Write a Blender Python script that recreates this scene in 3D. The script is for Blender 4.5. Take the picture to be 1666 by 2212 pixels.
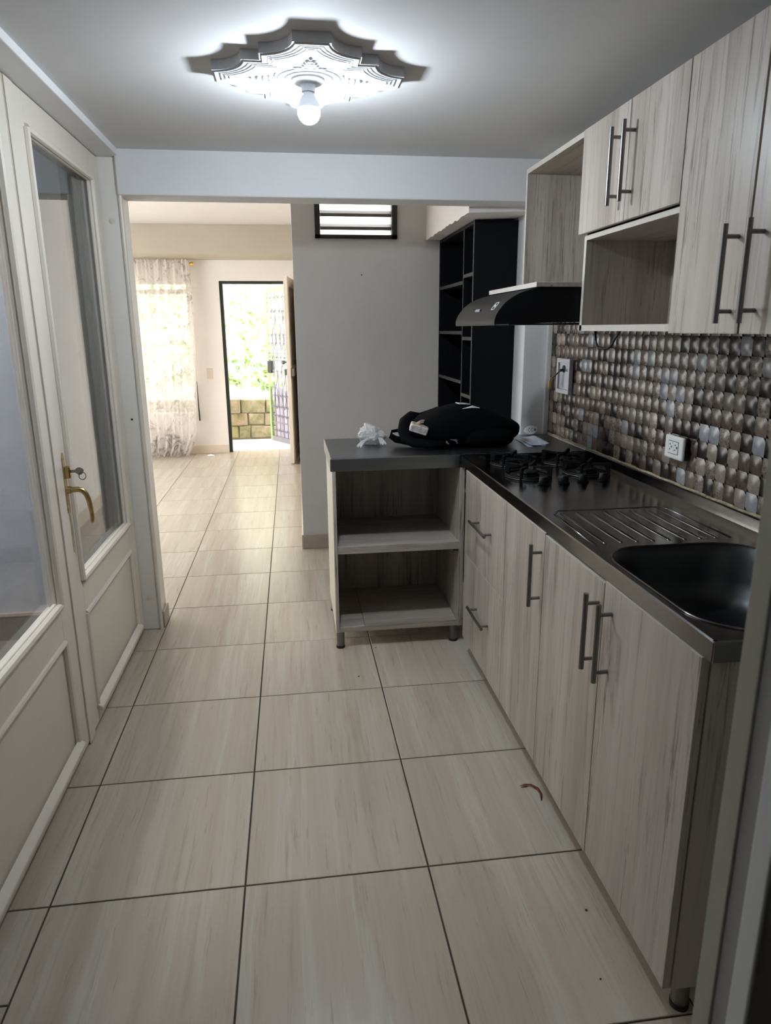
import bpy, bmesh, math, random
from mathutils import Vector, Matrix, noise as mnoise

for o in list(bpy.data.objects):
    bpy.data.objects.remove(o, do_unlink=True)
random.seed(7)
SC = bpy.context.scene
COL = SC.collection
PI = math.pi

# ------------------------------------------------------------------ camera
cam_d = bpy.data.cameras.new('camera')
cam_d.sensor_fit = 'VERTICAL'
cam_d.sensor_height = 36.0
cam_d.sensor_width = 36.0 * 1666 / 2212
cam_d.lens = 1495.118 / 2212 * 36.0
cam_d.clip_start = 0.02
cam_d.dof.use_dof = True
cam_d.dof.focus_distance = 3.2
cam_d.dof.aperture_fstop = 7.5
cam = bpy.data.objects.new('camera', cam_d)
COL.objects.link(cam)
yaw, pit, rol = 0.131226412, -0.259067464, -0.00735193662
cy_, sy_ = math.cos(yaw), math.sin(yaw)
cp_, sp_ = math.cos(pit), math.sin(pit)
fw = Vector((sy_ * cp_, cy_ * cp_, sp_))
rt = Vector((cy_, -sy_, 0))
up = rt.cross(fw)
r2 = rt * math.cos(rol) + up * math.sin(rol)
u2 = up * math.cos(rol) - rt * math.sin(rol)
m = Matrix((r2, u2, -fw)).transposed().to_4x4()
m.translation = Vector((0, 0, 1.4442))
cam.matrix_world = m
SC.camera = cam

# ------------------------------------------------------------------ world: even, pale overcast sky
SKY = 10.0
BULB = 820.0
EXPOSURE = 0.0
w = bpy.data.worlds.new('overcast_sky')
SC.world = w
w.use_nodes = True
bg = w.node_tree.nodes['Background']
bg.inputs[0].default_value = (1.0, 0.975, 0.955, 1)
bg.inputs[1].default_value = SKY
SC.view_settings.view_transform = 'Standard'
SC.view_settings.look = 'None'
SC.view_settings.exposure = EXPOSURE
SC.view_settings.gamma = 1
SC.view_settings.use_curve_mapping = False
SC.cycles.adaptive_threshold = 0.03
SC.cycles.max_bounces = 10
SC.cycles.diffuse_bounces = 6
SC.cycles.sample_clamp_indirect = 8.0

# ------------------------------------------------------------------ materials
def new_mat(name):
    mt = bpy.data.materials.new(name)
    mt.use_nodes = True
    nt = mt.node_tree
    b = nt.nodes['Principled BSDF']
    return mt, nt, b

def N(nt, kind, **kw):
    n = nt.nodes.new(kind)
    for k, v in kw.items():
        setattr(n, k, v)
    return n

def L(nt, a, b):
    nt.links.new(a, b)

def pos(nt, scale, rand=0.0, obj=False):
    """world position scaled per axis, moved by a random step per object"""
    g = N(nt, 'ShaderNodeTexCoord').outputs['Object'] if obj else N(nt, 'ShaderNodeNewGeometry').outputs['Position']
    if rand:
        oi = N(nt, 'ShaderNodeObjectInfo')
        mu = N(nt, 'ShaderNodeMath', operation='MULTIPLY')
        mu.inputs[1].default_value = rand
        L(nt, oi.outputs['Random'], mu.inputs[0])
        ad = N(nt, 'ShaderNodeVectorMath', operation='ADD')
        L(nt, g, ad.inputs[0]); L(nt, mu.outputs[0], ad.inputs[1])
        g = ad.outputs[0]
    mp = N(nt, 'ShaderNodeVectorMath', operation='MULTIPLY')
    mp.inputs[1].default_value = scale
    L(nt, g, mp.inputs[0])
    return mp.outputs[0]

def ramp(nt, fac, stops):
    r = N(nt, 'ShaderNodeValToRGB')
    e = r.color_ramp.elements
    while len(e) < len(stops):
        e.new(0.5)
    for i, (p, c) in enumerate(stops):
        e[i].position = p
        e[i].color = (c[0], c[1], c[2], 1)
    L(nt, fac, r.inputs[0])
    return r.outputs[0]

def noise(nt, vec, scale=1.0, detail=4.0, rough=0.6, dist=0.0):
    n = N(nt, 'ShaderNodeTexNoise')
    n.inputs['Scale'].default_value = scale
    n.inputs['Detail'].default_value = detail
    n.inputs['Roughness'].default_value = rough
    n.inputs['Distortion'].default_value = dist
    L(nt, vec, n.inputs['Vector'])
    return n.outputs['Fac']

def mixc(nt, fac, a, b, mode='MIX'):
    x = N(nt, 'ShaderNodeMix', data_type='RGBA', blend_type=mode)
    for i, v in ((0, fac), (6, a), (7, b)):
        if isinstance(v, (tuple, list)):
            x.inputs[i].default_value = (v[0], v[1], v[2], 1)
        elif isinstance(v, (int, float)):
            x.inputs[i].default_value = v
        else:
            L(nt, v, x.inputs[i])
    return x.outputs[2]

def bump(nt, b, h, strength=0.2, dist=0.01):
    n = N(nt, 'ShaderNodeBump')
    n.inputs['Strength'].default_value = strength
    n.inputs['Distance'].default_value = dist
    L(nt, h, n.inputs['Height'])
    L(nt, n.outputs[0], b.inputs['Normal'])

def plain(name, col, rough=0.5, metal=0.0, spec=0.5, var=0.0, vscale=6.0, bmp=0.0):
    mt, nt, b = new_mat(name)
    b.inputs['Roughness'].default_value = rough
    b.inputs['Metallic'].default_value = metal
    b.inputs['Specular IOR Level'].default_value = spec
    v = pos(nt, (1, 1, 1))
    if var:
        f = noise(nt, v, vscale, 5)
        lo = tuple(c * (1 - var) for c in col); hi = tuple(min(1, c * (1 + var)) for c in col)
        L(nt, ramp(nt, f, [(0.3, lo), (0.7, hi)]), b.inputs['Base Color'])
    else:
        b.inputs['Base Color'].default_value = (*col, 1)
    if bmp:
        bump(nt, b, noise(nt, v, 60, 5), bmp, 0.004)
    return mt

def wood(name, axis, gain=1.0):
    mt, nt, b = new_mat(name)
    ix = 'xyz'.index(axis)
    def sc(across, along):
        v = [across] * 3; v[ix] = along
        return v
    broad = noise(nt, pos(nt, sc(11.0, 0.55), 9.0), 1.0, 4, 0.55, 0.3)
    mid = noise(nt, pos(nt, sc(42.0, 1.8), 6.0), 1.0, 5, 0.65, 0.5)
    dash = noise(nt, pos(nt, sc(85.0, 3.6), 5.0), 1.0, 5, 0.72, 0.8)
    k = gain
    c = ramp(nt, broad, [(0.30, (0.325 * k, 0.283 * k, 0.243 * k)), (0.50, (0.415 * k, 0.370 * k, 0.322 * k)), (0.70, (0.485 * k, 0.442 * k, 0.395 * k))])
    m1 = ramp(nt, mid, [(0.30, (0.66, 0.625, 0.60)), (0.47, (1, 1, 1)), (0.75, (1.0, 0.97, 0.94))])
    c = mixc(nt, 0.9, c, m1, 'MULTIPLY')
    mask = noise(nt, pos(nt, sc(9.0, 1.3), 3.0), 1.0, 3, 0.6)
    mf = ramp(nt, mask, [(0.42, (0, 0, 0)), (0.60, (0.95, 0.95, 0.95))])
    df = ramp(nt, dash, [(0.36, (0.30, 0.285, 0.28)), (0.47, (1, 1, 1))])
    c = mixc(nt, 1.0, c, mixc(nt, mf, (1, 1, 1), df), 'MULTIPLY')
    L(nt, c, b.inputs['Base Color'])
    b.inputs['Roughness'].default_value = 0.36
    bump(nt, b, dash, 0.06, 0.002)
    return mt

def floor_tile_mat():
    mt, nt, b = new_mat('travertine_porcelain')
    # wander the bands sideways so they run wavy along the tile
    base = pos(nt, (1, 1, 1), 13.0)
    wob = N(nt, 'ShaderNodeTexNoise')
    wob.inputs['Scale'].default_value = 3.2; wob.inputs['Detail'].default_value = 5
    L(nt, base, wob.inputs['Vector'])
    wv = N(nt, 'ShaderNodeVectorMath', operation='MULTIPLY_ADD')
    wv.inputs[1].default_value = (0.022, 0.0, 0.0)
    L(nt, wob.outputs['Color'], wv.inputs[0]); L(nt, base, wv.inputs[2])
    def sc(v, s_):
        m_ = N(nt, 'ShaderNodeVectorMath', operation='MULTIPLY'); m_.inputs[1].default_value = s_
        L(nt, v, m_.inputs[0]); return m_.outputs[0]
    f1 = noise(nt, sc(wv.outputs[0], (17, 0.55, 17)), 1.0, 5, 0.6, 0.1)
    f2 = noise(nt, sc(wv.outputs[0], (90, 4.0, 90)), 1.0, 6, 0.72, 0.3)
    f3 = noise(nt, sc(wv.outputs[0], (38, 1.3, 38)), 1.0, 5, 0.65, 0.2)
    c1 = ramp(nt, f1, [(0.30, (0.415, 0.352, 0.284)), (0.44, (0.452, 0.391, 0.32)), (0.54, (0.468, 0.41, 0.338)),
                       (0.60, (0.492, 0.455, 0.387)), (0.66, (0.468, 0.41, 0.338)), (0.8, (0.43, 0.365, 0.296))])
    c2 = ramp(nt, f2, [(0.32, (0.66, 0.61, 0.56)), (0.43, (1, 1, 1))])
    c3 = ramp(nt, f3, [(0.30, (0.80, 0.75, 0.70)), (0.45, (1, 1, 1)), (0.6, (1.0, 1.0, 1.0)), (0.72, (0.92, 0.93, 0.92))])
    c = mixc(nt, 0.6, mixc(nt, 0.6, c1, c3, 'MULTIPLY'), c2, 'MULTIPLY')
    d = noise(nt, pos(nt, (9, 9, 9)), 1.0, 9, 0.78)
    df = ramp(nt, d, [(0.60, (0, 0, 0)), (0.76, (0.45, 0.45, 0.45))])
    c = mixc(nt, df, c, (0.28, 0.245, 0.20))
    oi = N(nt, 'ShaderNodeObjectInfo')
    tint = ramp(nt, oi.outputs['Random'], [(0, (0.94, 0.94, 0.94)), (1, (1.02, 1.02, 1.02))])
    L(nt, mixc(nt, 1.0, c, tint, 'MULTIPLY'), b.inputs['Base Color'])
    b.inputs['Roughness'].default_value = 0.24
    b.inputs['Specular IOR Level'].default_value = 0.5
    bump(nt, b, f2, 0.05, 0.002)
    return mt

def grout_mat():
    """grout: trodden dark in the kitchen, cleaner and paler in the living room"""
    mt, nt, b = new_mat('dirty_grout')
    x = N(nt, 'ShaderNodeSeparateXYZ')
    L(nt, N(nt, 'ShaderNodeNewGeometry').outputs['Position'], x.inputs[0])
    r = N(nt, 'ShaderNodeMapRange'); r.inputs[1].default_value = 2.6; r.inputs[2].default_value = 4.6
    L(nt, x.outputs[1], r.inputs[0])
    f = noise(nt, pos(nt, (3, 3, 3)), 1.0, 4)
    k = ramp(nt, f, [(0.35, (0.032, 0.024, 0.018)), (0.7, (0.075, 0.058, 0.04))])
    L(nt, mixc(nt, r.outputs[0], k, (0.24, 0.20, 0.15)), b.inputs['Base Color'])
    b.inputs['Roughness'].default_value = 0.9
    return mt

def painted(name, col, wear=0.0, rough=0.45):
    mt, nt, b = new_mat(name)
    f = noise(nt, pos(nt, (3, 3, 3)), 1.0, 6, 0.7)
    c = ramp(nt, f, [(0.3, tuple(x * 0.93 for x in col)), (0.7, col)])
    if wear:
        d = noise(nt, pos(nt, (55, 55, 22)), 1.0, 8, 0.7)
        df = ramp(nt, d, [(0.67, (0, 0, 0)), (0.72, (wear, wear, wear))])
        c = mixc(nt, df, c, (0.22, 0.18, 0.14))
    L(nt, c, b.inputs['Base Color'])
    b.inputs['Roughness'].default_value = rough
    bump(nt, b, noise(nt, pos(nt, (40, 40, 40)), 1.0, 3), 0.05, 0.003)
    return mt

def steel(name, col=(0.36, 0.36, 0.365), rough=0.27):
    mt, nt, b = new_mat(name)
    b.inputs['Metallic'].default_value = 1.0
    f = noise(nt, pos(nt, (8, 160, 160)), 1.0, 3)
    g = noise(nt, pos(nt, (5, 5, 5)), 1.0, 7, 0.7)
    L(nt, mixc(nt, 0.5, ramp(nt, g, [(0.3, tuple(c * 0.8 for c in col)), (0.7, col)]), (*col,)), b.inputs['Base Color'])
    r = N(nt, 'ShaderNodeMapRange')
    r.inputs[3].default_value = rough - 0.05; r.inputs[4].default_value = rough + 0.07
    L(nt, g, r.inputs[0]); L(nt, r.outputs[0], b.inputs['Roughness'])
    bump(nt, b, f, 0.03, 0.001)
    return mt

def wall_tile(name, base, vein=None, amt=0.0):
    mt, nt, b = new_mat(name)
    f = noise(nt, pos(nt, (38, 38, 38), 20.0), 1.0, 7, 0.72, 1.2)
    lo = tuple(c * 0.75 for c in base); hi = tuple(c * 1.18 for c in base)
    c = ramp(nt, f, [(0.3, lo), (0.7, hi)])
    if vein:
        vf = ramp(nt, f, [(0.44, (0, 0, 0)), (0.50, (amt, amt, amt)), (0.56, (0, 0, 0))])
        g = noise(nt, pos(nt, (60, 60, 60), 11.0), 1.0, 6, 0.8)
        gf = ramp(nt, g, [(0.52, (0, 0, 0)), (0.66, (amt, amt, amt))])
        c = mixc(nt, vf, c, vein); c = mixc(nt, gf, c, vein)
    L(nt, c, b.inputs['Base Color'])
    b.inputs['Roughness'].default_value = 0.27
    b.inputs['Specular IOR Level'].default_value = 0.42
    return mt

def glass(name, tint=(0.93, 0.95, 0.96)):
    """thin pane: fresnel mix of mirror reflection and straight transmission"""
    mt, nt, b = new_mat(name)
    nt.nodes.remove(b)
    out = nt.nodes['Material Output']
    g = N(nt, 'ShaderNodeNewGeometry')
    ior = N(nt, 'ShaderNodeMapRange')
    ior.inputs[3].default_value = 1.52; ior.inputs[4].default_value = 1 / 1.52
    L(nt, g.outputs['Backfacing'], ior.inputs[0])
    fr = N(nt, 'ShaderNodeFresnel')
    L(nt, ior.outputs[0], fr.inputs[0])
    t = N(nt, 'ShaderNodeBsdfTransparent'); t.inputs[0].default_value = (*tint, 1)
    gl = N(nt, 'ShaderNodeBsdfGlossy'); gl.inputs['Roughness'].default_value = 0.0
    mx = N(nt, 'ShaderNodeMixShader')
    L(nt, fr.outputs[0], mx.inputs[0]); L(nt, t.outputs[0], mx.inputs[1]); L(nt, gl.outputs[0], mx.inputs[2])
    L(nt, mx.outputs[0], out.inputs[0])
    return mt

def sheer(name):
    mt, nt, b = new_mat(name)
    nt.nodes.remove(b)
    out = nt.nodes['Material Output']
    uv = N(nt, 'ShaderNodeUVMap').outputs[0]
    def sc(k):
        m_ = N(nt, 'ShaderNodeVectorMath', operation='MULTIPLY'); m_.inputs[1].default_value = k
        L(nt, uv, m_.inputs[0]); return m_.outputs[0]
    # large blossoms plus fine twigs printed on the cloth
    f = noise(nt, sc((9, 17, 1)), 1.0, 6, 0.65, 1.4)
    n2 = noise(nt, sc((34, 52, 1)), 1.0, 5, 0.7, 2.2)
    z = N(nt, 'ShaderNodeSeparateXYZ'); L(nt, uv, z.inputs[0])
    low = N(nt, 'ShaderNodeMapRange'); low.inputs[1].default_value = 0.878; low.inputs[2].default_value = 0.888
    L(nt, z.outputs[1], low.inputs[0])
    top = N(nt, 'ShaderNodeMapRange'); top.inputs[1].default_value = 0.085; top.inputs[2].default_value = 0.02
    L(nt, z.outputs[1], top.inputs[0])
    hf = ramp(nt, f, [(0.53, (0, 0, 0)), (0.66, (0.75, 0.75, 0.75))])
    hf2 = ramp(nt, n2, [(0.60, (0, 0, 0)), (0.66, (0.9, 0.9, 0.9))])
    pat = mixc(nt, 1.0, hf, hf2, 'LIGHTEN')
    lowf = ramp(nt, f, [(0.47, (0, 0, 0)), (0.60, (0.9, 0.9, 0.9))])
    pat = mixc(nt, low.outputs[0], pat, lowf)
    col = mixc(nt, pat, (0.83, 0.785, 0.75), (0.30, 0.28, 0.27))
    d = N(nt, 'ShaderNodeBsdfDiffuse'); L(nt, col, d.inputs[0])
    tl = N(nt, 'ShaderNodeBsdfTranslucent'); L(nt, col, tl.inputs[0])
    tr = N(nt, 'ShaderNodeBsdfTransparent'); tr.inputs[0].default_value = (0.98, 0.97, 0.95, 1)
    m1 = N(nt, 'ShaderNodeMixShader'); m1.inputs[0].default_value = 0.42
    L(nt, d.outputs[0], m1.inputs[1]); L(nt, tl.outputs[0], m1.inputs[2])
    op = N(nt, 'ShaderNodeMapRange'); op.inputs[3].default_value = 0.22; op.inputs[4].default_value = 0.03
    mx = N(nt, 'ShaderNodeMath', operation='MAXIMUM')
    L(nt, low.outputs[0], mx.inputs[0]); L(nt, top.outputs[0], mx.inputs[1]); L(nt, mx.outputs[0], op.inputs[0])
    m2 = N(nt, 'ShaderNodeMixShader')
    L(nt, op.outputs[0], m2.inputs[0]); L(nt, m1.outputs[0], m2.inputs[1]); L(nt, tr.outputs[0], m2.inputs[2])
    L(nt, m2.outputs[0], out.inputs[0])
    return mt

def emit(name, col, s):
    mt, nt, b = new_mat(name)
    b.inputs['Base Color'].default_value = (*col, 1)
    b.inputs['Emission Color'].default_value = (*col, 1)
    b.inputs['Emission Strength'].default_value = s
    return mt

def stone_mat():
    mt, nt, b = new_mat('mossy_stone')
    f = noise(nt, pos(nt, (7, 7, 7), 4.0), 1.0, 8, 0.7, 0.4)
    c = ramp(nt, f, [(0.32, (0.10, 0.10, 0.045)), (0.45, (0.17, 0.155, 0.08)), (0.55, (0.23, 0.19, 0.13)), (0.68, (0.33, 0.26, 0.18))])
    oi = N(nt, 'ShaderNodeObjectInfo')
    t = ramp(nt, oi.outputs['Random'], [(0, (1.1, 0.9, 0.75)), (0.5, (1, 1, 1)), (1, (0.85, 1.0, 0.6))])
    L(nt, mixc(nt, 1.0, c, t, 'MULTIPLY'), b.inputs['Base Color'])
    b.inputs['Roughness'].default_value = 0.9
    bump(nt, b, f, 0.5, 0.02)
    return mt

def leaf_mat():
    mt, nt, b = new_mat('ivy_leaf')
    f = noise(nt, pos(nt, (3.5, 3.5, 3.5)), 1.0, 5, 0.7)
    c = ramp(nt, f, [(0.35, (0.06, 0.155, 0.016)), (0.5, (0.15, 0.235, 0.05)), (0.65, (0.40, 0.43, 0.24))])
    L(nt, c, b.inputs['Base Color'])
    b.inputs['Roughness'].default_value = 0.6
    return mt

def plaster(name, col, stain=0.0, bmp=0.15):
    mt, nt, b = new_mat(name)
    f = noise(nt, pos(nt, (1.6, 1.6, 1.6)), 1.0, 8, 0.7)
    c = ramp(nt, f, [(0.3, tuple(x * (0.95 - stain) for x in col)), (0.62, col)])
    L(nt, c, b.inputs['Base Color'])
    b.inputs['Roughness'].default_value = 0.75
    b.inputs['Specular IOR Level'].default_value = 0.25
    bump(nt, b, noise(nt, pos(nt, (14, 14, 14)), 1.0, 8, 0.7), bmp, 0.008)
    return mt

def print_mat():
    mt, nt, b = new_mat('printed_paper')
    z = pos(nt, (60, 150, 1), obj=True)
    f = noise(nt, z, 1.0, 2)
    wv = N(nt, 'ShaderNodeTexWave', bands_direction='Y'); wv.inputs['Scale'].default_value = 18
    L(nt, pos(nt, (1, 1, 1), obj=True), wv.inputs['Vector'])
    a = ramp(nt, wv.outputs['Fac'], [(0.55, (0, 0, 0)), (0.7, (0.5, 0.5, 0.5))])
    k = ramp(nt, f, [(0.45, (0, 0, 0)), (0.55, (1, 1, 1))])
    L(nt, mixc(nt, mixc(nt, 1.0, a, k, 'MULTIPLY'), (0.62, 0.66, 0.75), (0.2, 0.22, 0.27)), b.inputs['Base Color'])
    b.inputs['Roughness'].default_value = 0.5
    return mt

MAT = dict(
    wood_z=wood('greige_laminate_upright', 'z'), wood_y=wood('greige_laminate_deep', 'y'), wood_x=wood('greige_laminate_across', 'x'),
    edge=plain('pale_edge_band', (0.50, 0.47, 0.42), 0.45, var=0.06, vscale=20),
    side=plain('cream_melamine', (0.62, 0.56, 0.47), 0.5, var=0.05),
    tile=floor_tile_mat(), grout=grout_mat(),
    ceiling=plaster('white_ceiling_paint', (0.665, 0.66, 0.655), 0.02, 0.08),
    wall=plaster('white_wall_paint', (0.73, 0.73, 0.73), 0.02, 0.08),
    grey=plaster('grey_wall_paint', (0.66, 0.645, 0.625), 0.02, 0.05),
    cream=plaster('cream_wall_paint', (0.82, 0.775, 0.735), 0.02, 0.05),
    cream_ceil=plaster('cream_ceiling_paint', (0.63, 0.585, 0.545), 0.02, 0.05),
    beige=plaster('beige_beam_paint', (0.45, 0.395, 0.315), 0.03, 0.05),
    patio=plaster('patio_grey_render', (0.45, 0.47, 0.52), 0.18, 0.6),
    dark_base=plain('dark_patio_skirting', (0.05, 0.045, 0.04), 0.8, var=0.4),
    pink=plain('pinkish_skirting_top', (0.40, 0.30, 0.26), 0.8, var=0.2),
    base=plain('beige_skirting_tile', (0.42, 0.36, 0.29), 0.4, var=0.06),
    base_pale=plain('cream_skirting_tile', (0.68, 0.58, 0.47), 0.4, var=0.06),
    door=painted('cream_gloss_paint', (0.72, 0.665, 0.575), 0.45, 0.38),
    post=painted('grey_gloss_paint', (0.80, 0.775, 0.72), 0.25, 0.38),
    gap=plain('dark_gap', (0.02, 0.018, 0.015), 0.9),
    glass=glass('clear_pane'),
    frost=None,
    steel=steel('worn_steel', (0.19, 0.185, 0.18), 0.17),
    steel_pen=steel('brushed_steel', (0.25, 0.265, 0.285), 0.30),
    basin=steel('satin_basin_steel', (0.10, 0.105, 0.11), 0.38),
    nickel=steel('brushed_nickel', (0.23, 0.22, 0.21), 0.34),
    nickel_dark=plain('dark_nickel', (0.10, 0.095, 0.09), 0.4, 0.8),
    brass=plain('old_brass', (0.46, 0.34, 0.15), 0.3, 1.0, var=0.25, vscale=40),
    brass_worn=plain('worn_brass_plate', (0.50, 0.38, 0.20), 0.55, 0.5, var=0.3, vscale=60),
    key=plain('key_nickel', (0.30, 0.29, 0.28), 0.35, 1.0),
    black=plain('black_melamine', (0.0028, 0.003, 0.0042), 0.6, spec=0.2),
    black_edge=plain('charcoal_edge_band', (0.022, 0.0215, 0.021), 0.5),
    iron=plain('black_cast_iron', (0.0025, 0.0025, 0.003), 0.5, spec=0.22),
    burner=plain('burner_alloy', (0.16, 0.155, 0.15), 0.35, 1.0),
    knob=plain('black_knob', (0.002, 0.002, 0.0025), 0.4, spec=0.25),
    hood=plain('charcoal_hood_steel', (0.010, 0.0095, 0.009), 0.5, 0.1, spec=0.25, var=0.05),
    hood_side=plain('black_hood_side', (0.003, 0.0035, 0.005), 0.5, spec=0.2),
    fabric=plain('black_nylon', (0.0014, 0.0016, 0.0022), 0.85, spec=0.1),
    webbing=plain('black_webbing', (0.0012, 0.0012, 0.0016), 0.9, spec=0.1),
    foil=plain('silver_foil', (0.72, 0.64, 0.60), 0.38, 0.55, var=0.35, vscale=60, bmp=0.6),
    tan=plain('tan_wrapper', (0.45, 0.36, 0.26), 0.5),
    white=plain('white_plastic', (0.70, 0.71, 0.68), 0.3),
    white_cool=plain('cool_white_plastic', (0.56, 0.57, 0.61), 0.35),
    white_hi=plain('white_plaster_rose', (0.55, 0.56, 0.57), 0.65),
    hole=plain('dark_socket', (0.01, 0.009, 0.008), 0.6),
    grey_print=plain('grey_print', (0.16, 0.16, 0.165), 0.6),
    white_print=plain('white_print', (0.75, 0.75, 0.75), 0.5),
    yellow=plain('yellow_grip', (0.45, 0.27, 0.04), 0.4),
    black_wire=plain('black_cable_sheath', (0.006, 0.006, 0.006), 0.4),
    caulk=plain('old_caulk', (0.30, 0.26, 0.17), 0.8, var=0.5, vscale=50),
    paper=print_mat(), scrap=plain('white_paper', (0.85, 0.83, 0.8), 0.7),
    red=plain('red_ribbon', (0.16, 0.006, 0.008), 0.5),
    ink=plain('dark_ink', (0.03, 0.03, 0.032), 0.6),
    crumb=plain('dark_crumb', (0.03, 0.022, 0.016), 0.9),
    sheer=sheer('sheer_printed_voile'), gold=plain('gilt_finial', (0.80, 0.55, 0.12), 0.25, 0.9),
    win_frame=plain('window_black_steel', (0.012, 0.012, 0.013), 0.5),
    dark_green=plain('dark_green_steel', (0.012, 0.022, 0.014), 0.5),
    blind=plain('louver_clip_grey', (0.13, 0.12, 0.11), 0.5),
    gate_green=plain('light_green_enamel', (0.24, 0.38, 0.14), 0.5),
    gate_bar=plain('grey_wrought_iron', (0.20, 0.20, 0.22), 0.5, 0.3),
    lilac=plain('lilac_sheet', (0.46, 0.41, 0.50), 0.7),
    entrance=painted('beige_entrance_paint', (0.72, 0.64, 0.53), 0.1, 0.45),
    lockbody=plain('lock_steel', (0.22, 0.20, 0.18), 0.4, 0.8),
    stone=stone_mat(), mortar=plain('old_mortar', (0.25, 0.215, 0.14), 0.95, var=0.3),
    leaf=leaf_mat(), soil=plain('dry_grass_soil', (0.48, 0.46, 0.39), 0.95, var=0.4, vscale=5),
    paving=plain('pale_concrete', (0.62, 0.60, 0.55), 0.9, var=0.1),
    bulb=emit('lit_led_globe', (0.81, 0.90, 1.0), BULB), bulb_neck=plain('white_bulb_neck', (0.8, 0.82, 0.84), 0.4),
)
def frosted():
    mt, nt, b = new_mat('frosted_louver_glass')
    nt.nodes.remove(b)
    out = nt.nodes['Material Output']
    t = N(nt, 'ShaderNodeBsdfTranslucent'); t.inputs[0].default_value = (0.9, 0.9, 0.88, 1)
    tr = N(nt, 'ShaderNodeBsdfTransparent')
    mx = N(nt, 'ShaderNodeMixShader'); mx.inputs[0].default_value = 0.45
    L(nt, t.outputs[0], mx.inputs[1]); L(nt, tr.outputs[0], mx.inputs[2]); L(nt, mx.outputs[0], out.inputs[0])
    return mt
MAT['frost'] = frosted()
def crinkle():
    mt, nt, b = new_mat('crinkled_film')
    b.inputs['Base Color'].default_value = (0.80, 0.79, 0.77, 1)
    b.inputs['Roughness'].default_value = 0.3
    tr = N(nt, 'ShaderNodeBsdfTransparent')
    mx = N(nt, 'ShaderNodeMixShader'); mx.inputs[0].default_value = 0.22
    out = nt.nodes['Material Output']
    bump(nt, b, noise(nt, pos(nt, (45, 45, 45)), 1.0, 7, 0.7, 0.8), 0.8, 0.012)
    L(nt, b.outputs[0], mx.inputs[1]); L(nt, tr.outputs[0], mx.inputs[2]); L(nt, mx.outputs[0], out.inputs[0])
    return mt
MAT['film'] = crinkle()

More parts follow.
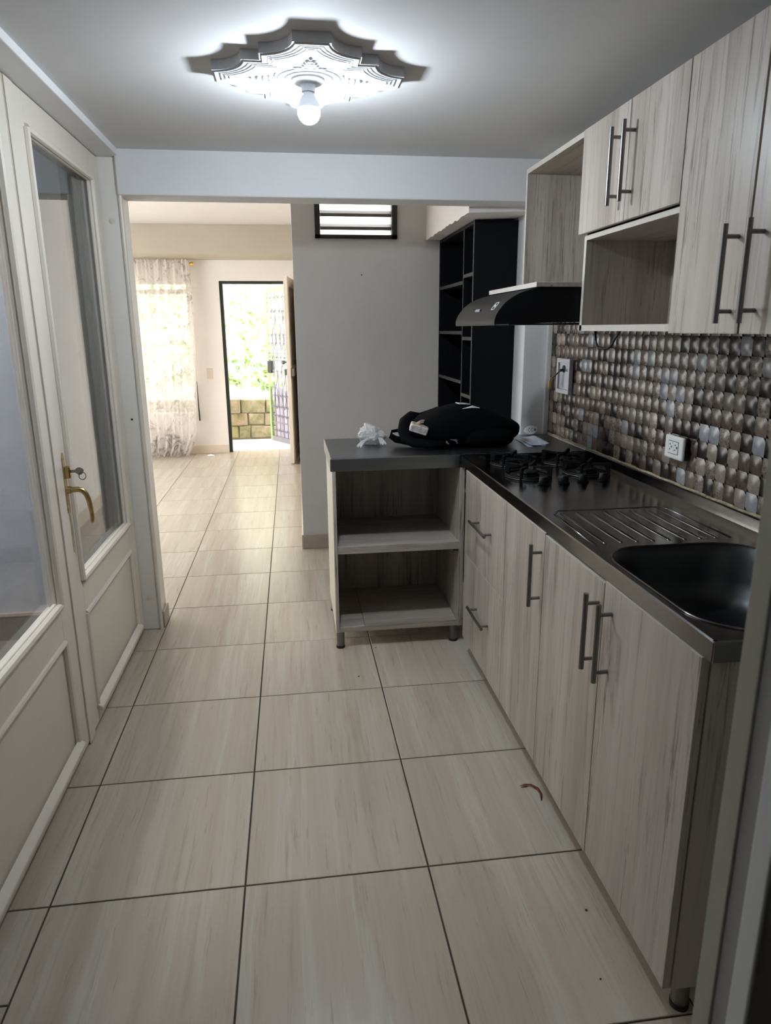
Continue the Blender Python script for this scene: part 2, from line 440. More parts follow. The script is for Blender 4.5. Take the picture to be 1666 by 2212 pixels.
# ------------------------------------------------------------------ mesh helpers
class M:
    def __init__(s):
        s.v = []; s.f = []
    def add(s, vs, fs):
        o = len(s.v)
        s.v += [tuple(p) for p in vs]
        s.f += [tuple(i + o for i in f) for f in fs]
        return s
    def box(s, x0, x1, y0, y1, z0, z1):
        return s.add([(x0, y0, z0), (x1, y0, z0), (x1, y1, z0), (x0, y1, z0), (x0, y0, z1), (x1, y0, z1), (x1, y1, z1), (x0, y1, z1)],
                     [(0, 3, 2, 1), (4, 5, 6, 7), (0, 1, 5, 4), (1, 2, 6, 5), (2, 3, 7, 6), (3, 0, 4, 7)])
    def prism(s, poly, axis, lo, hi):
        """extrude a closed 2-D outline along an axis (outline is (x,y) for z, (x,z) for y, (y,z) for x)"""
        n = len(poly)
        def P(a, b, c):
            return {'z': (a, b, c), 'y': (a, c, b), 'x': (c, a, b)}[axis]
        vs = [P(a, b, lo) for a, b in poly] + [P(a, b, hi) for a, b in poly]
        fs = [tuple(range(n - 1, -1, -1)), tuple(range(n, 2 * n))]
        fs += [(i, (i + 1) % n, n + (i + 1) % n, n + i) for i in range(n)]
        return s.add(vs, fs)
    def tube(s, pts, r, n=8, closed=False, flat=None):
        P = [Vector(p) for p in pts]
        m_ = len(P)
        rs = r if isinstance(r, (list, tuple)) else [r] * m_
        ref = None; rings = []
        for i, p in enumerate(P):
            if closed:
                t = (P[(i + 1) % m_] - P[i - 1])
            else:
                t = (P[min(i + 1, m_ - 1)] - P[max(i - 1, 0)])
            t.normalize()
            if ref is None:
                ref = Vector((0, 0, 1)) if abs(t.z) < 0.9 else Vector((1, 0, 0))
            a = t.cross(ref)
            if a.length < 1e-6:
                a = t.cross(Vector((0, 1, 0)))
            a.normalize(); b = a.cross(t); b.normalize(); ref = b
            fx, fy = flat if flat else (1, 1)
            rings.append([p + (a * math.cos(q) * fx + b * math.sin(q) * fy) * rs[i] for q in [2 * PI * k / n for k in range(n)]])
        vs = [v for rg in rings for v in rg]
        fs = []
        cnt = m_ if closed else m_ - 1
        for i in range(cnt):
            j = (i + 1) % m_
            for k in range(n):
                k2 = (k + 1) % n
                fs.append((i * n + k, i * n + k2, j * n + k2, j * n + k))
        if not closed:
            fs.append(tuple(range(n - 1, -1, -1))); fs.append(tuple((m_ - 1) * n + k for k in range(n)))
        return s.add(vs, fs)
    def lathe(s, prof, c, n=24, axis='z'):
        vs = []
        for r, h in prof:
            for k in range(n):
                q = 2 * PI * k / n
                a, b = r * math.cos(q), r * math.sin(q)
                vs.append({'z': (c[0] + a, c[1] + b, c[2] + h), 'y': (c[0] + a, c[1] + h, c[2] + b), 'x': (c[0] + h, c[1] + a, c[2] + b)}[axis])
        fs = []
        for i in range(len(prof) - 1):
            for k in range(n):
                k2 = (k + 1) % n
                fs.append((i * n + k, i * n + k2, (i + 1) * n + k2, (i + 1) * n + k))
        fs.append(tuple(range(n - 1, -1, -1))); fs.append(tuple((len(prof) - 1) * n + k for k in range(n)))
        return s.add(vs, fs)
    def grid(s, fn, nu, nv):
        vs = [fn(i / nu, j / nv) for j in range(nv + 1) for i in range(nu + 1)]
        fs = [(j * (nu + 1) + i, j * (nu + 1) + i + 1, (j + 1) * (nu + 1) + i + 1, (j + 1) * (nu + 1) + i) for j in range(nv) for i in range(nu)]
        return s.add(vs, fs)
    def ball(s, c, r, nu=16, nv=10):
        if not isinstance(r, (tuple, list)):
            r = (r, r, r)
        vs = [(c[0], c[1], c[2] - r[2])]
        for j in range(1, nv):
            a = -PI / 2 + PI * j / nv
            for i in range(nu):
                q = 2 * PI * i / nu
                vs.append((c[0] + r[0] * math.cos(a) * math.cos(q), c[1] + r[1] * math.cos(a) * math.sin(q), c[2] + r[2] * math.sin(a)))
        vs.append((c[0], c[1], c[2] + r[2]))
        fs = [(0, 1 + (i + 1) % nu, 1 + i) for i in range(nu)]
        for j in range(nv - 2):
            for i in range(nu):
                a, b = 1 + j * nu + i, 1 + j * nu + (i + 1) % nu
                fs.append((a, b, b + nu, a + nu))
        t = len(vs) - 1; o = 1 + (nv - 2) * nu
        fs += [(t, o + i, o + (i + 1) % nu) for i in range(nu)]
        return s.add(vs, fs)

WL = {}
def wloc(o):
    return Vector(WL.get(o.name, (0, 0, 0))) if o else Vector((0, 0, 0))

def put(name, me, mat=None, parent=None, bevel=0.0, smooth=False, local=False, seg=2, origin=None, fix=True):
    """link one mesh object; geometry is given in world metres (or in the parent's frame when local)"""
    vs = [Vector(v) for v in me.v]
    if origin is None:
        lo = Vector((min(v.x for v in vs), min(v.y for v in vs), min(v.z for v in vs)))
        hi = Vector((max(v.x for v in vs), max(v.y for v in vs), max(v.z for v in vs)))
        c = (lo + hi) / 2
    else:
        c = Vector(origin)
    d = bpy.data.meshes.new(name)
    d.from_pydata([tuple(v - c) for v in vs], [], me.f)
    if fix:
        bm = bmesh.new(); bm.from_mesh(d)
        bmesh.ops.recalc_face_normals(bm, faces=bm.faces)
        bm.to_mesh(d); bm.free()
    if smooth:
        d.shade_smooth()
        if smooth != 'all':
            d.set_sharp_from_angle(angle=math.radians(smooth if smooth is not True else 40))
    if mat:
        d.materials.append(MAT[mat] if isinstance(mat, str) else mat)
    o = bpy.data.objects.new(name, d)
    COL.objects.link(o)
    if parent:
        o.parent = parent
        o.location = c if local else c - wloc(parent)
    else:
        o.location = c
    WL[o.name] = (wloc(parent) + c) if local and parent else c
    if bevel:
        b = o.modifiers.new('soft_edge', 'BEVEL')
        b.width = bevel; b.segments = seg; b.limit_method = 'ANGLE'; b.angle_limit = math.radians(40)
        b.harden_normals = False
    return o

def tag(o, label, cat, group=None):
    o['label'] = label; o['category'] = cat
    if group:
        o['group'] = group
    return o

def thing(name, label, cat, loc, rz=0.0, group=None):
    o = bpy.data.objects.new(name, None)
    o.empty_display_size = 0.05
    COL.objects.link(o)
    o.location = loc; o.rotation_euler = (0, 0, rz)
    WL[o.name] = Vector(loc)
    return tag(o, label, cat, group)

def struct(name, me=None, mat=None, loc=(0, 0, 0), rz=0.0, label=None, **kw):
    if me is None:
        o = bpy.data.objects.new(name, None); COL.objects.link(o)
        o.empty_display_size = 0.05
        o.location = loc; o.rotation_euler = (0, 0, rz); WL[o.name] = Vector(loc)
    else:
        o = put(name, me, mat, **kw)
    o['kind'] = 'structure'
    if label:
        o['label'] = label
    return o

def copy_of(src, parent, loc, name=None):
    """copy of a mesh object sharing its data; loc is the new world origin"""
    o = src.copy()
    COL.objects.link(o)
    if parent:
        o.parent = parent
    o.location = Vector(loc) - wloc(parent)
    WL[o.name] = Vector(loc)
    return o

def text_part(name, body, size, mat, parent, mtx, extrude=0.0003):
    """flat lettering turned into a mesh; mtx places it in world space"""
    cu = bpy.data.curves.new(name, 'FONT')
    cu.body = body; cu.size = size; cu.extrude = extrude; cu.align_x = 'CENTER'; cu.align_y = 'CENTER'
    t = bpy.data.objects.new('tmp_text', cu)
    COL.objects.link(t)
    dg = bpy.context.evaluated_depsgraph_get()
    d = bpy.data.meshes.new_from_object(t.evaluated_get(dg))
    bpy.data.objects.remove(t, do_unlink=True)
    me = M()
    me.v = [tuple(mtx @ v.co) for v in d.vertices]
    me.f = [tuple(p.vertices) for p in d.polygons]
    return put(name, me, mat, parent)

# ================================================================== the setting
XWALL, YBEAM, ZC = 1.325, 3.30, 2.178
# ---- floor: a grout bed with every tile laid on it
floor = struct('floor', M().box(-2.9, 1.5, -1.6, 8.66, -0.06, -0.0035), 'grout')
TX, TY, TS, JT = -0.679, 1.078, 0.5, 0.0048

def tile_mesh(x0, x1, y0, y1):
    c = 0.0012; t = 0.0
    a = [(x0, y0), (x1, y0), (x1, y1), (x0, y1)]
    b = [(x0 + c, y0 + c), (x1 - c, y0 + c), (x1 - c, y1 - c), (x0 + c, y1 - c)]
    me = M()
    vs = [(x, y, -0.012) for x, y in a] + [(x, y, -c) for x, y in a] + [(x, y, t) for x, y in b]
    fs = [(3, 2, 1, 0), (8, 9, 10, 11)]
    for k in (0, 4):
        fs += [(k + i, k + (i + 1) % 4, k + 4 + (i + 1) % 4, k + 4 + i) for i in range(4)]
    return me.add(vs, fs)

full_tile = None
xs = [(TX + TS * k, TX + TS * (k + 1)) for k in range(-5, 5)]
ys = [(TY + TS * j, TY + TS * (j + 1)) for j in range(-3, 16)]
for y0, y1 in ys:
    for x0, x1 in xs:
        nx0, nx1, ny0, ny1 = x0, x1, y0, y1
        if y0 < 3.2 and x1 < TX + 0.01:
            if x0 < TX - TS - 0.01:
                continue
            nx0 = -0.80
        if y0 < 3.2 and x0 > 1.32 or (nx0 > 0.1 and y0 > 4.5):
            continue
        nx1 = min(nx1, 1.32)
        ny1 = min(ny1, 8.64)
        if abs(nx0 - x0) + abs(nx1 - x1) + abs(ny1 - y1) < 1e-6:
            c = ((x0 + x1) / 2, (y0 + y1) / 2, -0.006)
            if full_tile is None:
                full_tile = put('tile', tile_mesh(x0 + JT / 2, x1 - JT / 2, y0 + JT / 2, y1 - JT / 2), 'tile', floor)
            else:
                copy_of(full_tile, floor, c)
        else:
            cuts = [(ny0, ny1)]
            if nx0 == -0.80 and y0 < TY + 0.01 and y1 > TY + 0.01:
                cuts = [(ny0, 1.305), (1.305, ny1)]
            for a, b in cuts:
                put('tile', tile_mesh(nx0 + JT / 2, nx1 - JT / 2, a + JT / 2, b - JT / 2), 'tile', floor)

MAT['entry'] = plaster('entry_painted_dimness', (0.16, 0.145, 0.125))  # unseen entry walls coloured dark to cut bounce light from behind the camera
# ---- kitchen shell
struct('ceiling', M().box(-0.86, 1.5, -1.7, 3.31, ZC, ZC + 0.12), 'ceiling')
struct('wall_right', M().box(XWALL, 1.5, 0.6, 3.5, 0, ZC + 0.1), 'wall')
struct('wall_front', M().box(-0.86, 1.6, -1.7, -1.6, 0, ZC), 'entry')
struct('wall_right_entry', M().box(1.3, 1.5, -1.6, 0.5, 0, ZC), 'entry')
struct('wall_left_entry', M().box(-0.86, -0.779, -1.6, 1.345, 0, 2.15), 'wall')
struct('wall_left_header', M().box(-0.86, -0.685, -1.6, 3.45, 2.152, ZC + 0.1), 'wall', bevel=0.004)
# beam over the opening, rough lower arris
struct('trim_1', M().box(-0.70, 1.5, YBEAM, 3.455, 2.0, 2.62), 'wall', bevel=0.006)
# post that carries the glazed doors, rounded on the room side, with plugs and a screw hole
post = struct('trim_2', M().box(-0.86, -0.690, 3.318, 3.455, 0, 2.152), 'post', bevel=0.006)
put('screw_plug', M().lathe([(0.0, 0.0), (0.011, 0.0), (0.011, -0.004), (0.0, -0.006)], (-0.736, 3.318, 1.899), 16, 'y'), 'door', post, smooth=True)
put('screw_plug', M().lathe([(0.0, 0.0), (0.010, 0.0), (0.010, -0.004), (0.0, -0.006)], (-0.738, 3.318, 0.174), 16, 'y'), 'door', post, smooth=True)
put('screw_hole', M().lathe([(0.0, 0.0), (0.005, 0.0), (0.005, -0.0012), (0.0, -0.0012)], (-0.737, 3.318, 1.048), 12, 'y'), 'hole', post)
put('corner_bead', M().tube([(-0.694, 3.316, 0.0), (-0.694, 3.316, 2.0)], 0.009, 8), 'door', post, smooth=True)
struct('baseboard_post', M().box(-0.689, -0.679, 3.335, 3.46, 0, 0.085), 'base', bevel=0.003)

# frame of the doorway the photographer stands in
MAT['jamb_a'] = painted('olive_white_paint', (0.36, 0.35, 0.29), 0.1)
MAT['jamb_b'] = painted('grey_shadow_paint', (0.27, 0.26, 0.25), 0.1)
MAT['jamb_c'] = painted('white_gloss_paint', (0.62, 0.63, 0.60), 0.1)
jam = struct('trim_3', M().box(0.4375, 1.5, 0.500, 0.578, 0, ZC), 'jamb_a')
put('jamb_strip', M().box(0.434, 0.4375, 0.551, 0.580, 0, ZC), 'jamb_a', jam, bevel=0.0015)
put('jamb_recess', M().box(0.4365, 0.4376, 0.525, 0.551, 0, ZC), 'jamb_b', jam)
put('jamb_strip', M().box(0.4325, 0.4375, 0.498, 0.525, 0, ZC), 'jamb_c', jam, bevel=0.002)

# ---- dining nook: pier, side beam, grey block with louvre
struct('wall_pier', M().box(1.18, 1.5, 3.5, 4.64, 0, 2.5), 'wall', bevel=0.004)
struct('trim_4', M().box(1.296, 1.3245, 3.478, 3.4995, 0.9, 2.1), 'post', bevel=0.003)
sb = M()
random.seed(3)
n = 26
lowz = [1.974 + random.uniform(-0.004, 0.006) for _ in range(n + 1)]
for i in range(n):
    y0 = 3.455 + (4.53 - 3.455) * i / n; y1 = 3.455 + (4.53 - 3.455) * (i + 1) / n
    sb.add([(0.866, y0, lowz[i]), (1.18, y0, 1.985), (1.18, y0, 2.5), (0.866, y0, 2.5),
            (0.866, y1, lowz[i + 1]), (1.18, y1, 1.985), (1.18, y1, 2.5), (0.866, y1, 2.5)],
           [(0, 1, 5, 4), (1, 2, 6, 5), (2, 3, 7, 6), (3, 0, 4, 7)] + ([(0, 3, 2, 1)] if i == 0 else []) + ([(4, 5, 6, 7)] if i == n - 1 else []))
struct('trim_5', sb, 'cream')
gw = M()
WX0, WX1, WZ0, WZ1 = 0.176, 0.682, 1.979, 2.26
for a in ((0.036, WX0, 0, 2.62), (WX1, 1.2, 0, 2.62), (WX0, WX1, 0, WZ0), (WX0, WX1, WZ1, 2.62)):
    gw.box(a[0], a[1], 4.53, 4.64, a[2], a[3])
struct('wall_block_front', gw, 'grey')
struct('wall_block_left', M().prism([(0.036, 4.64), (0.10, 8.5), (0.20, 8.5), (0.136, 4.64)], 'z', 0, 2.62), 'cream')
struct('wall_block_back', M().box(0.12, 1.6, 6.3, 6.4, 0, 2.62), 'wall')
struct('wall_block_right', M().box(1.5, 1.6, 4.53, 6.3, 0, 2.62), 'wall')
struct('baseboard_block', M().box(0.030, 0.945, 4.518, 4.53, 0, 0.098), 'base', bevel=0.003)
bl = M().prism([(0.025, 4.52), (0.086, 8.2), (0.098, 8.2), (0.037, 4.52)], 'z', 0, 0.098)
struct('baseboard_block_left', bl, 'base_pale')
put_nail = tag(put('nail', M().lathe([(0, 0), (0.003, 0), (0.003, -0.012), (0.005, -0.013), (0.005, -0.015), (0, -0.015)], (0.457, 4.53, 1.768), 10, 'y'), 'lockbody'),
               'small nail standing out of the bare grey wall under the louvre window', 'nail')
# louvre window
win = struct('window_1', None, loc=(0.429, 4.55, 1.98), label='small black louvre window high in the grey wall')
fr = M()
for a in ((WX0, WX0 + 0.032, WZ0, WZ1), (WX1 - 0.032, WX1, WZ0, WZ1), (WX0, WX1, WZ0, WZ0 + 0.022), (WX0, WX1, WZ1 - 0.022, WZ1)):
    fr.box(a[0], a[1], 4.515, 4.60, a[2], a[3])
put('window_frame', fr, 'win_frame', win)
for zc in (2.022, 2.098, 2.174):
    a, b = WX0 + 0.034, WX1 - 0.034
    put('louver_pane', M().prism([(4.575, zc + 0.036), (4.579, zc + 0.038), (4.549, zc - 0.034), (4.545, zc - 0.036)], 'x', a, b), 'frost', win)
    put('louver_clip', M().prism([(4.533, zc + 0.026), (4.575, zc + 0.050), (4.577, zc + 0.044), (4.535, zc + 0.008)], 'x', a, b), 'blind', win)
# living-room shell
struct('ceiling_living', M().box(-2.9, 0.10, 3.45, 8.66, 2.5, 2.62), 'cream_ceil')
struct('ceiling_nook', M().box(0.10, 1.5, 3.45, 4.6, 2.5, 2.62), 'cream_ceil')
lw = M()
for a in ((3.3, 4.4, 0, 2.62), (7.4, 8.66, 0, 2.62), (4.4, 7.4, 0, 0.5), (4.4, 7.4, 2.2, 2.62)):
    lw.box(-2.95, -2.8, a[0], a[1], a[2], a[3])
struct('wall_left_living', lw, 'cream')
w3 = struct('window_3_added', None, loc=(-2.88, 5.9, 0.5), label='added unseen side window brightening the living room')  # window added out of view to brighten the living room
fr = M()
for a in ((4.4, 4.45, 0.5, 2.2), (7.35, 7.4, 0.5, 2.2), (4.45, 7.35, 0.5, 0.55), (4.45, 7.35, 2.15, 2.2), (5.88, 5.92, 0.55, 2.15)):
    fr.box(-2.90, -2.86, a[0], a[1], a[2], a[3])
put('window_frame', fr, 'cream', w3)
for a in ((4.45, 5.88), (5.92, 7.35)):
    put('pane', M().box(-2.882, -2.878, a[0], a[1], 0.55, 2.15), 'glass', w3)
struct('trim_6', M().box(-2.8, 0.30, 7.85, 8.5, 2.21, 2.5), 'beige', bevel=0.003)
bw = M()
DX0, DX1, DZ = -0.785, 0.100, 1.985
VX0, VX1, VZ0, VZ1 = -2.55, -1.13, 0.45, 1.985
for a in ((-2.95, VX0, 0, 2.62), (VX0, VX1, 0, VZ0), (VX0, VX1, VZ1, 2.62), (VX1, DX0, 0, 2.62), (DX0, DX1, DZ, 2.62), (DX1, 0.30, 0, 2.62)):
    bw.box(a[0], a[1], 8.5, 8.65, a[2], a[3])
struct('wall_back', bw, 'cream')
struct('baseboard_back', M().box(-2.8, DX0 - 0.005, 8.487, 8.5, 0, 0.098), 'base_pale', bevel=0.003)
ef = M().box(DX0, DX0 + 0.038, 8.53, 8.60, 0, DZ).box(DX0 + 0.038, DX1, 8.53, 8.60, DZ - 0.032, DZ)
struct('trim_7', ef, 'dark_green')
w2 = struct('window_2', None, loc=(-1.84, 8.58, VZ0), label='living-room window behind the printed sheer curtain')
fr = M()
for a in ((VX0, VX1, VZ0, VZ0 + 0.04), (VX0, VX1, VZ1 - 0.035, VZ1), (VX0, VX0 + 0.04, VZ0 + .04, VZ1 - .035), (VX1 - 0.03, VX1, VZ0 + .04, VZ1 - .035),
          (VX0 + .04, VX1 - .03, 1.845, 1.895), (-1.86, -1.82, VZ0 + .04, 1.845)):
    fr.box(a[0], a[1], 8.555, 8.60, a[2], a[3])
put('window_frame', fr, 'cream', w2)
for a in ((VX0 + .04, -1.86, VZ0 + .04, 1.845), (-1.82, VX1 - .03, VZ0 + .04, 1.845), (VX0 + .04, VX1 - .03, 1.895, VZ1 - .035)):
    put('pane', M().box(a[0], a[1], 8.575, 8.579, a[2], a[3]), 'glass', w2)

# ---- patio beside the kitchen
struct('floor_patio', M().box(-2.2, -0.86, 0.4, 3.31, -0.08, -0.012), plain('patio_floor_cement', (0.17, 0.155, 0.14), 0.8, var=0.3))
struct('wall_patio_end', M().box(-2.9, -0.862, 3.31, 3.452, -0.08, 2.62), 'patio')
struct('wall_patio_added_pier', M().box(-1.045, -0.862, 3.06, 3.31, -0.08, 2.62), plain('pier_painted_shade', (0.035, 0.037, 0.04), 0.9))  # added pier, coloured dark as shade behind the far glazed leaf
struct('wall_patio_left', M().box(-2.3, -2.2, 0.3, 3.31, -0.08, 2.62), 'patio')
struct('wall_patio_near', M().box(-2.3, -0.862, 0.3, 0.4, -0.08, 2.62), 'patio')
pb = struct('baseboard_patio', M().box(-2.2, -0.875, 3.298, 3.31, -0.012, 0.122), 'dark_base')
put('skirting_cap', M().box(-2.2, -0.875, 3.292, 3.312, 0.122, 0.136), 'pink', pb)
struct('ceiling_patio_light_mask', M().box(-2.3, -0.86, 0.3, 1.3, 2.62, 2.68).box(-1.45, -0.86, 1.3, 3.31, 2.62, 2.68), 'patio')  # unseen roof, its opening shaped to dim the patio near the doors

# ---- glazed double door in the side wall
def glazed_leaf(name, y0, y1, gy0, gy1, label):
    d = struct(name, None, loc=(-0.795, (y0 + y1) / 2, 0.012), label=label)
    XB, XF = -0.815, -0.775
    gz0, gz1, pz0, pz1 = 0.582, 2.045, 0.078, 0.452
    put('stile', M().box(XB, XF, y0, gy0, 0.014, 2.148), 'door', d, bevel=0.002)
    put('stile', M().box(XB, XF, gy1, y1, 0.014, 2.148), 'door', d, bevel=0.002)
    put('rail', M().box(XB, XF, gy0, gy1, gz1, 2.148), 'door', d, bevel=0.002)
    put('rail', M().box(XB, XF, gy0, gy1, pz1, gz0), 'door', d, bevel=0.002)
    put('rail', M().box(XB, XF + 0.001, gy0, gy1, 0.014, pz0), 'door', d, bevel=0.002)
    put('lower_panel', M().box(XB + 0.012, XF - 0.007, gy0, gy1, pz0, pz1), 'door', d)
    def bead(a, b, r, nm):
        put(nm, M().tube([a, b], r, 8, flat=(1, 1)), 'door', d, smooth=True)
    r = 0.0125
    for (a, b) in (((gy0, gz0), (gy0, gz1)), ((gy1, gz0), (gy1, gz1)), ((gy0, gz0), (gy1, gz0)), ((gy0, gz1), (gy1, gz1))):
        bead((XF + 0.002, a[0], a[1]), (XF + 0.002, b[0], b[1]), r, 'glazing_bead')
        put('inner_bead', M().box(-0.792, -0.780, min(a[0], b[0]) - 0.014, max(a[0], b[0]) + 0.014, min(a[1], b[1]) - 0.014, max(a[1], b[1]) + 0.014), 'door', d, bevel=0.003)
    for (a, b) in (((gy0, pz0), (gy0, pz1)), ((gy1, pz0), (gy1, pz1)), ((gy0, pz1), (gy1, pz1))):
        bead((XF - 0.001, a[0], a[1]), (XF - 0.001, b[0], b[1]), 0.011, 'panel_moulding')
    put('panel_moulding', M().prism([(XF, pz0 - 0.018), (XF + 0.022, pz0 - 0.018), (XF + 0.022, pz0 - 0.004), (XF, pz0 + 0.014)], 'y', gy0 - 0.01, gy1 + 0.01), 'door', d, bevel=0.003)
    put('pane', M().box(-0.801, -0.797, gy0 - 0.005, gy1 + 0.005, gz0 - 0.005, gz1 + 0.005), 'glass', d)
    return d
near = glazed_leaf('door_1', 1.36, 2.316, 1.47, 2.212, 'cream glazed door leaf nearest the camera with bluish patio wall seen through it')
far = glazed_leaf('door_2', 2.32, 3.312, 2.462, 3.194, 'cream glazed door leaf with brass handle beside the grey post')
put('cover_strip', M().box(-0.7755, -0.7705, 2.322, 2.388, 0.005, 2.146), 'door', far, bevel=0.003)
hp = put('lock_plate', M().prism([(2.402, 0.855), (2.405, 0.842), (2.421, 0.842), (2.424, 0.855), (2.424, 1.035), (2.413, 1.05), (2.404, 1.035)], 'x', -0.775, -0.7705), 'brass_worn', far)
put('lock_cylinder', M().box(-0.7705, -0.752, 2.404, 2.424, 0.962, 1.004), 'brass', hp, bevel=0.004)
put('handle', M().tube([(-0.772, 2.414, 0.922), (-0.757, 2.414, 0.922), (-0.756, 2.414, 0.9225), (-0.735, 2.414, 0.923), (-0.722, 2.415, 0.919), (-0.712, 2.417, 0.905),
                        (-0.706, 2.419, 0.883), (-0.703, 2.420, 0.855), (-0.702, 2.421, 0.825), (-0.704, 2.421, 0.806), (-0.7045, 2.421, 0.803)],
                       [0.013, 0.013, 0.0095, 0.0095, 0.0095, 0.009, 0.0085, 0.0078, 0.0068, 0.0058, 0.003], 12), 'brass', hp, smooth=True)
put('worn_slot', M().box(-0.7751, -0.7738, 2.414, 2.418, 0.70, 0.842), 'brass_worn', far)
key = thing('key', 'metal key with a small ring sticking out of the brass lock', 'key', (-0.735, 2.414, 0.985))
put('bow', M().prism([(-0.724 + 0.0145 * math.cos(q), 0.986 + 0.0135 * math.sin(q)) for q in [PI * k / 4 + PI / 8 for k in range(8)]], 'y', 2.413, 2.416), 'key', key)
put('blade', M().box(-0.754, -0.737, 2.413, 2.416, 0.981, 0.991), 'key', key)
put('key_ring', M().tube([(-0.7165 + 0.0105 * math.cos(q), 2.4145 + 0.004 * math.cos(q), 0.969 + 0.0125 * math.sin(q)) for q in [2 * PI * k / 20 for k in range(20)]], 0.0013, 6, closed=True), 'nickel_dark', key, smooth=True)

# ---- entrance door leaf, opened inwards
ang = math.atan2(7.61 - 8.47, -0.030 - 0.078)
ed = struct('door_3', None, loc=(0.078, 8.47, 0.012), rz=ang, label='beige panelled entrance door standing open')
LW = 0.868
def lbox(nm, a, mat='entrance', **k):
    return put(nm, M().box(*a), mat, ed, local=True, **k)
lbox('stile', (0.0, 0.10, -0.018, 0.022, 0.0, 1.965), bevel=0.002)
lbox('stile', (LW - 0.10, LW, -0.018, 0.022, 0.0, 1.965), bevel=0.002)
lbox('rail', (0.10, LW - 0.10, -0.018, 0.022, 1.865, 1.965), bevel=0.002)
lbox('rail', (0.10, LW - 0.10, -0.018, 0.022, 0.0, 0.13), bevel=0.002)
lbox('rail', (0.10, LW - 0.10, -0.018, 0.022, 0.95, 1.05), bevel=0.002)
lbox('door_panel', (0.09, LW - 0.09, -0.006, 0.010, 0.12, 0.96))
lbox('door_panel', (0.09, LW - 0.09, -0.006, 0.010, 1.04, 1.88))
lk = lbox('rim_lock', (LW - 0.13, LW - 0.012, 0.022, 0.058, 0.945, 1.025), 'lockbody', bevel=0.004)
lbox('rim_lock', (LW - 0.13, LW - 0.012, -0.045, -0.018, 0.955, 1.02), 'lockbody', bevel=0.004)
put('knob', M().lathe([(0.008, 0), (0.008, -0.02), (0.02, -0.03), (0.023, -0.045), (0.015, -0.056), (0, -0.058)], (LW - 0.06, -0.018, 1.09), 16, 'y'), 'nickel', ed, local=True, smooth=True)
for hz in (0.3, 1.0, 1.65):
    put('hinge', M().lathe([(0, -0.05), (0.009, -0.05), (0.009, 0.05), (0, 0.05)], (-0.006, 0.026, hz), 10, 'z'), 'lockbody', ed, local=True)

# ---- outside
struct('floor_path', M().box(-5, 4, 8.66, 9.9, -0.12, -0.015), 'paving')
rw = thing('retaining_wall', 'low mossy stone retaining wall outside the open door', 'wall', (-0.5, 9.7, 0))
put('mortar_bed', M().box(-3.4, 1.6, 9.64, 9.95, -0.1, 0.50), 'mortar', rw)
random.seed(11)
zz = [0.0, 0.175, 0.345, 0.535]
for r in range(3):
    x = -3.4 + random.uniform(-0.15, 0)
    while x < 1.5:
        wd = random.choice((0.16, 0.22, 0.28, 0.34))
        g = 0.006
        me = M().box(x + g, x + wd - g, 9.60 + random.uniform(-0.012, 0.012), 9.80, zz[r] + g, zz[r + 1] - g)
        me.v = [(a + random.uniform(-.012, .012), b + random.uniform(-.008, .008), c + random.uniform(-.010, .010)) for a, b, c in me.v]
        put('stone', me, 'stone', rw, bevel=0.014)
        x += wd
def slope_pt(x, t):
    y = 9.72 + t * 7.0
    z = 0.50 + t * 8.2 + 0.16 * mnoise.noise(Vector((x * 1.4, t * 9, 0.3)))
    return y, z
sl = M().grid(lambda u, v: (lambda x: (x, *slope_pt(x, v)))(-6 + 10 * u), 50, 30)
struct('floor_bank', sl, 'soil', smooth='all')
random.seed(21)
lv = M()
for i in range(9000):
    x = random.uniform(-4.2, 1.4); t = 0.02 + random.random() ** 1.5 * 0.75
    if random.random() < 0.25 + 0.45 * (0.5 + mnoise.noise(Vector((x * 0.9, t * 14, 4.0)))):
        continue
    y, z = slope_pt(x, t)
    s_ = random.uniform(0.022, 0.060)
    a = random.uniform(0, 2 * PI)
    nrm = Vector((random.uniform(-.6, .6), -0.8 + random.uniform(-.4, .5), 0.7 + random.uniform(-.4, .4))).normalized()
    t1 = nrm.cross(Vector((math.cos(a), 0.2, math.sin(a)))).normalized(); t2 = nrm.cross(t1)
    p = Vector((x, y - 0.04 * random.random(), z + 0.05 * random.random()))
    lv.add([p + t1 * s_, p + t2 * s_ * 0.55 + nrm * s_ * .15, p - t1 * s_, p - t2 * s_ * 0.55 + nrm * s_ * .15], [(0, 1, 2, 3)])
iv = put('ground_cover', lv, 'leaf', fix=False)
tag(iv, 'green creeping leaves covering the bank above the stone wall', 'plants'); iv['kind'] = 'stuff'

# ---- wrought-iron gate, swung outwards
GW = 0.80
gd = Vector((-0.29 - 0.095, 9.31 - 8.60))
gate = thing('iron_gate', 'wrought-iron scroll gate with green frame standing open outside the entrance', 'gate', (0.095, 8.60, 0.0), math.atan2(gd.y, gd.x))
GW = gd.length
def gp(nm, me, mat, **k):
    return put(nm, me, mat, gate, local=True, **k)
gp('stile', M().box(0, 0.035, -0.015, 0.015, 0.02, 1.955), 'gate_green')
gp('stile', M().box(GW - 0.045, GW, -0.015, 0.015, 0.02, 1.955), 'gate_green')
gp('top_rail', M().box(0.035, GW - 0.045, -0.015, 0.015, 1.895, 1.955), 'gate_green')
gp('bottom_rail', M().box(0.035, GW - 0.045, -0.015, 0.015, 0.02, 0.085), 'gate_bar')
for z in (0.27, 1.06, 1.15, 1.77):
    gp('cross_bar', M().box(0.035, GW - 0.045, -0.006, 0.006, z - 0.007, z + 0.007), 'gate_bar')
for k in range(1, 7):
    x = 0.035 + (GW - 0.08) * k / 7
    gp('upright_bar', M().tube([(x, 0, 0.085), (x, 0, 1.895)], 0.0065, 6), 'gate_bar')
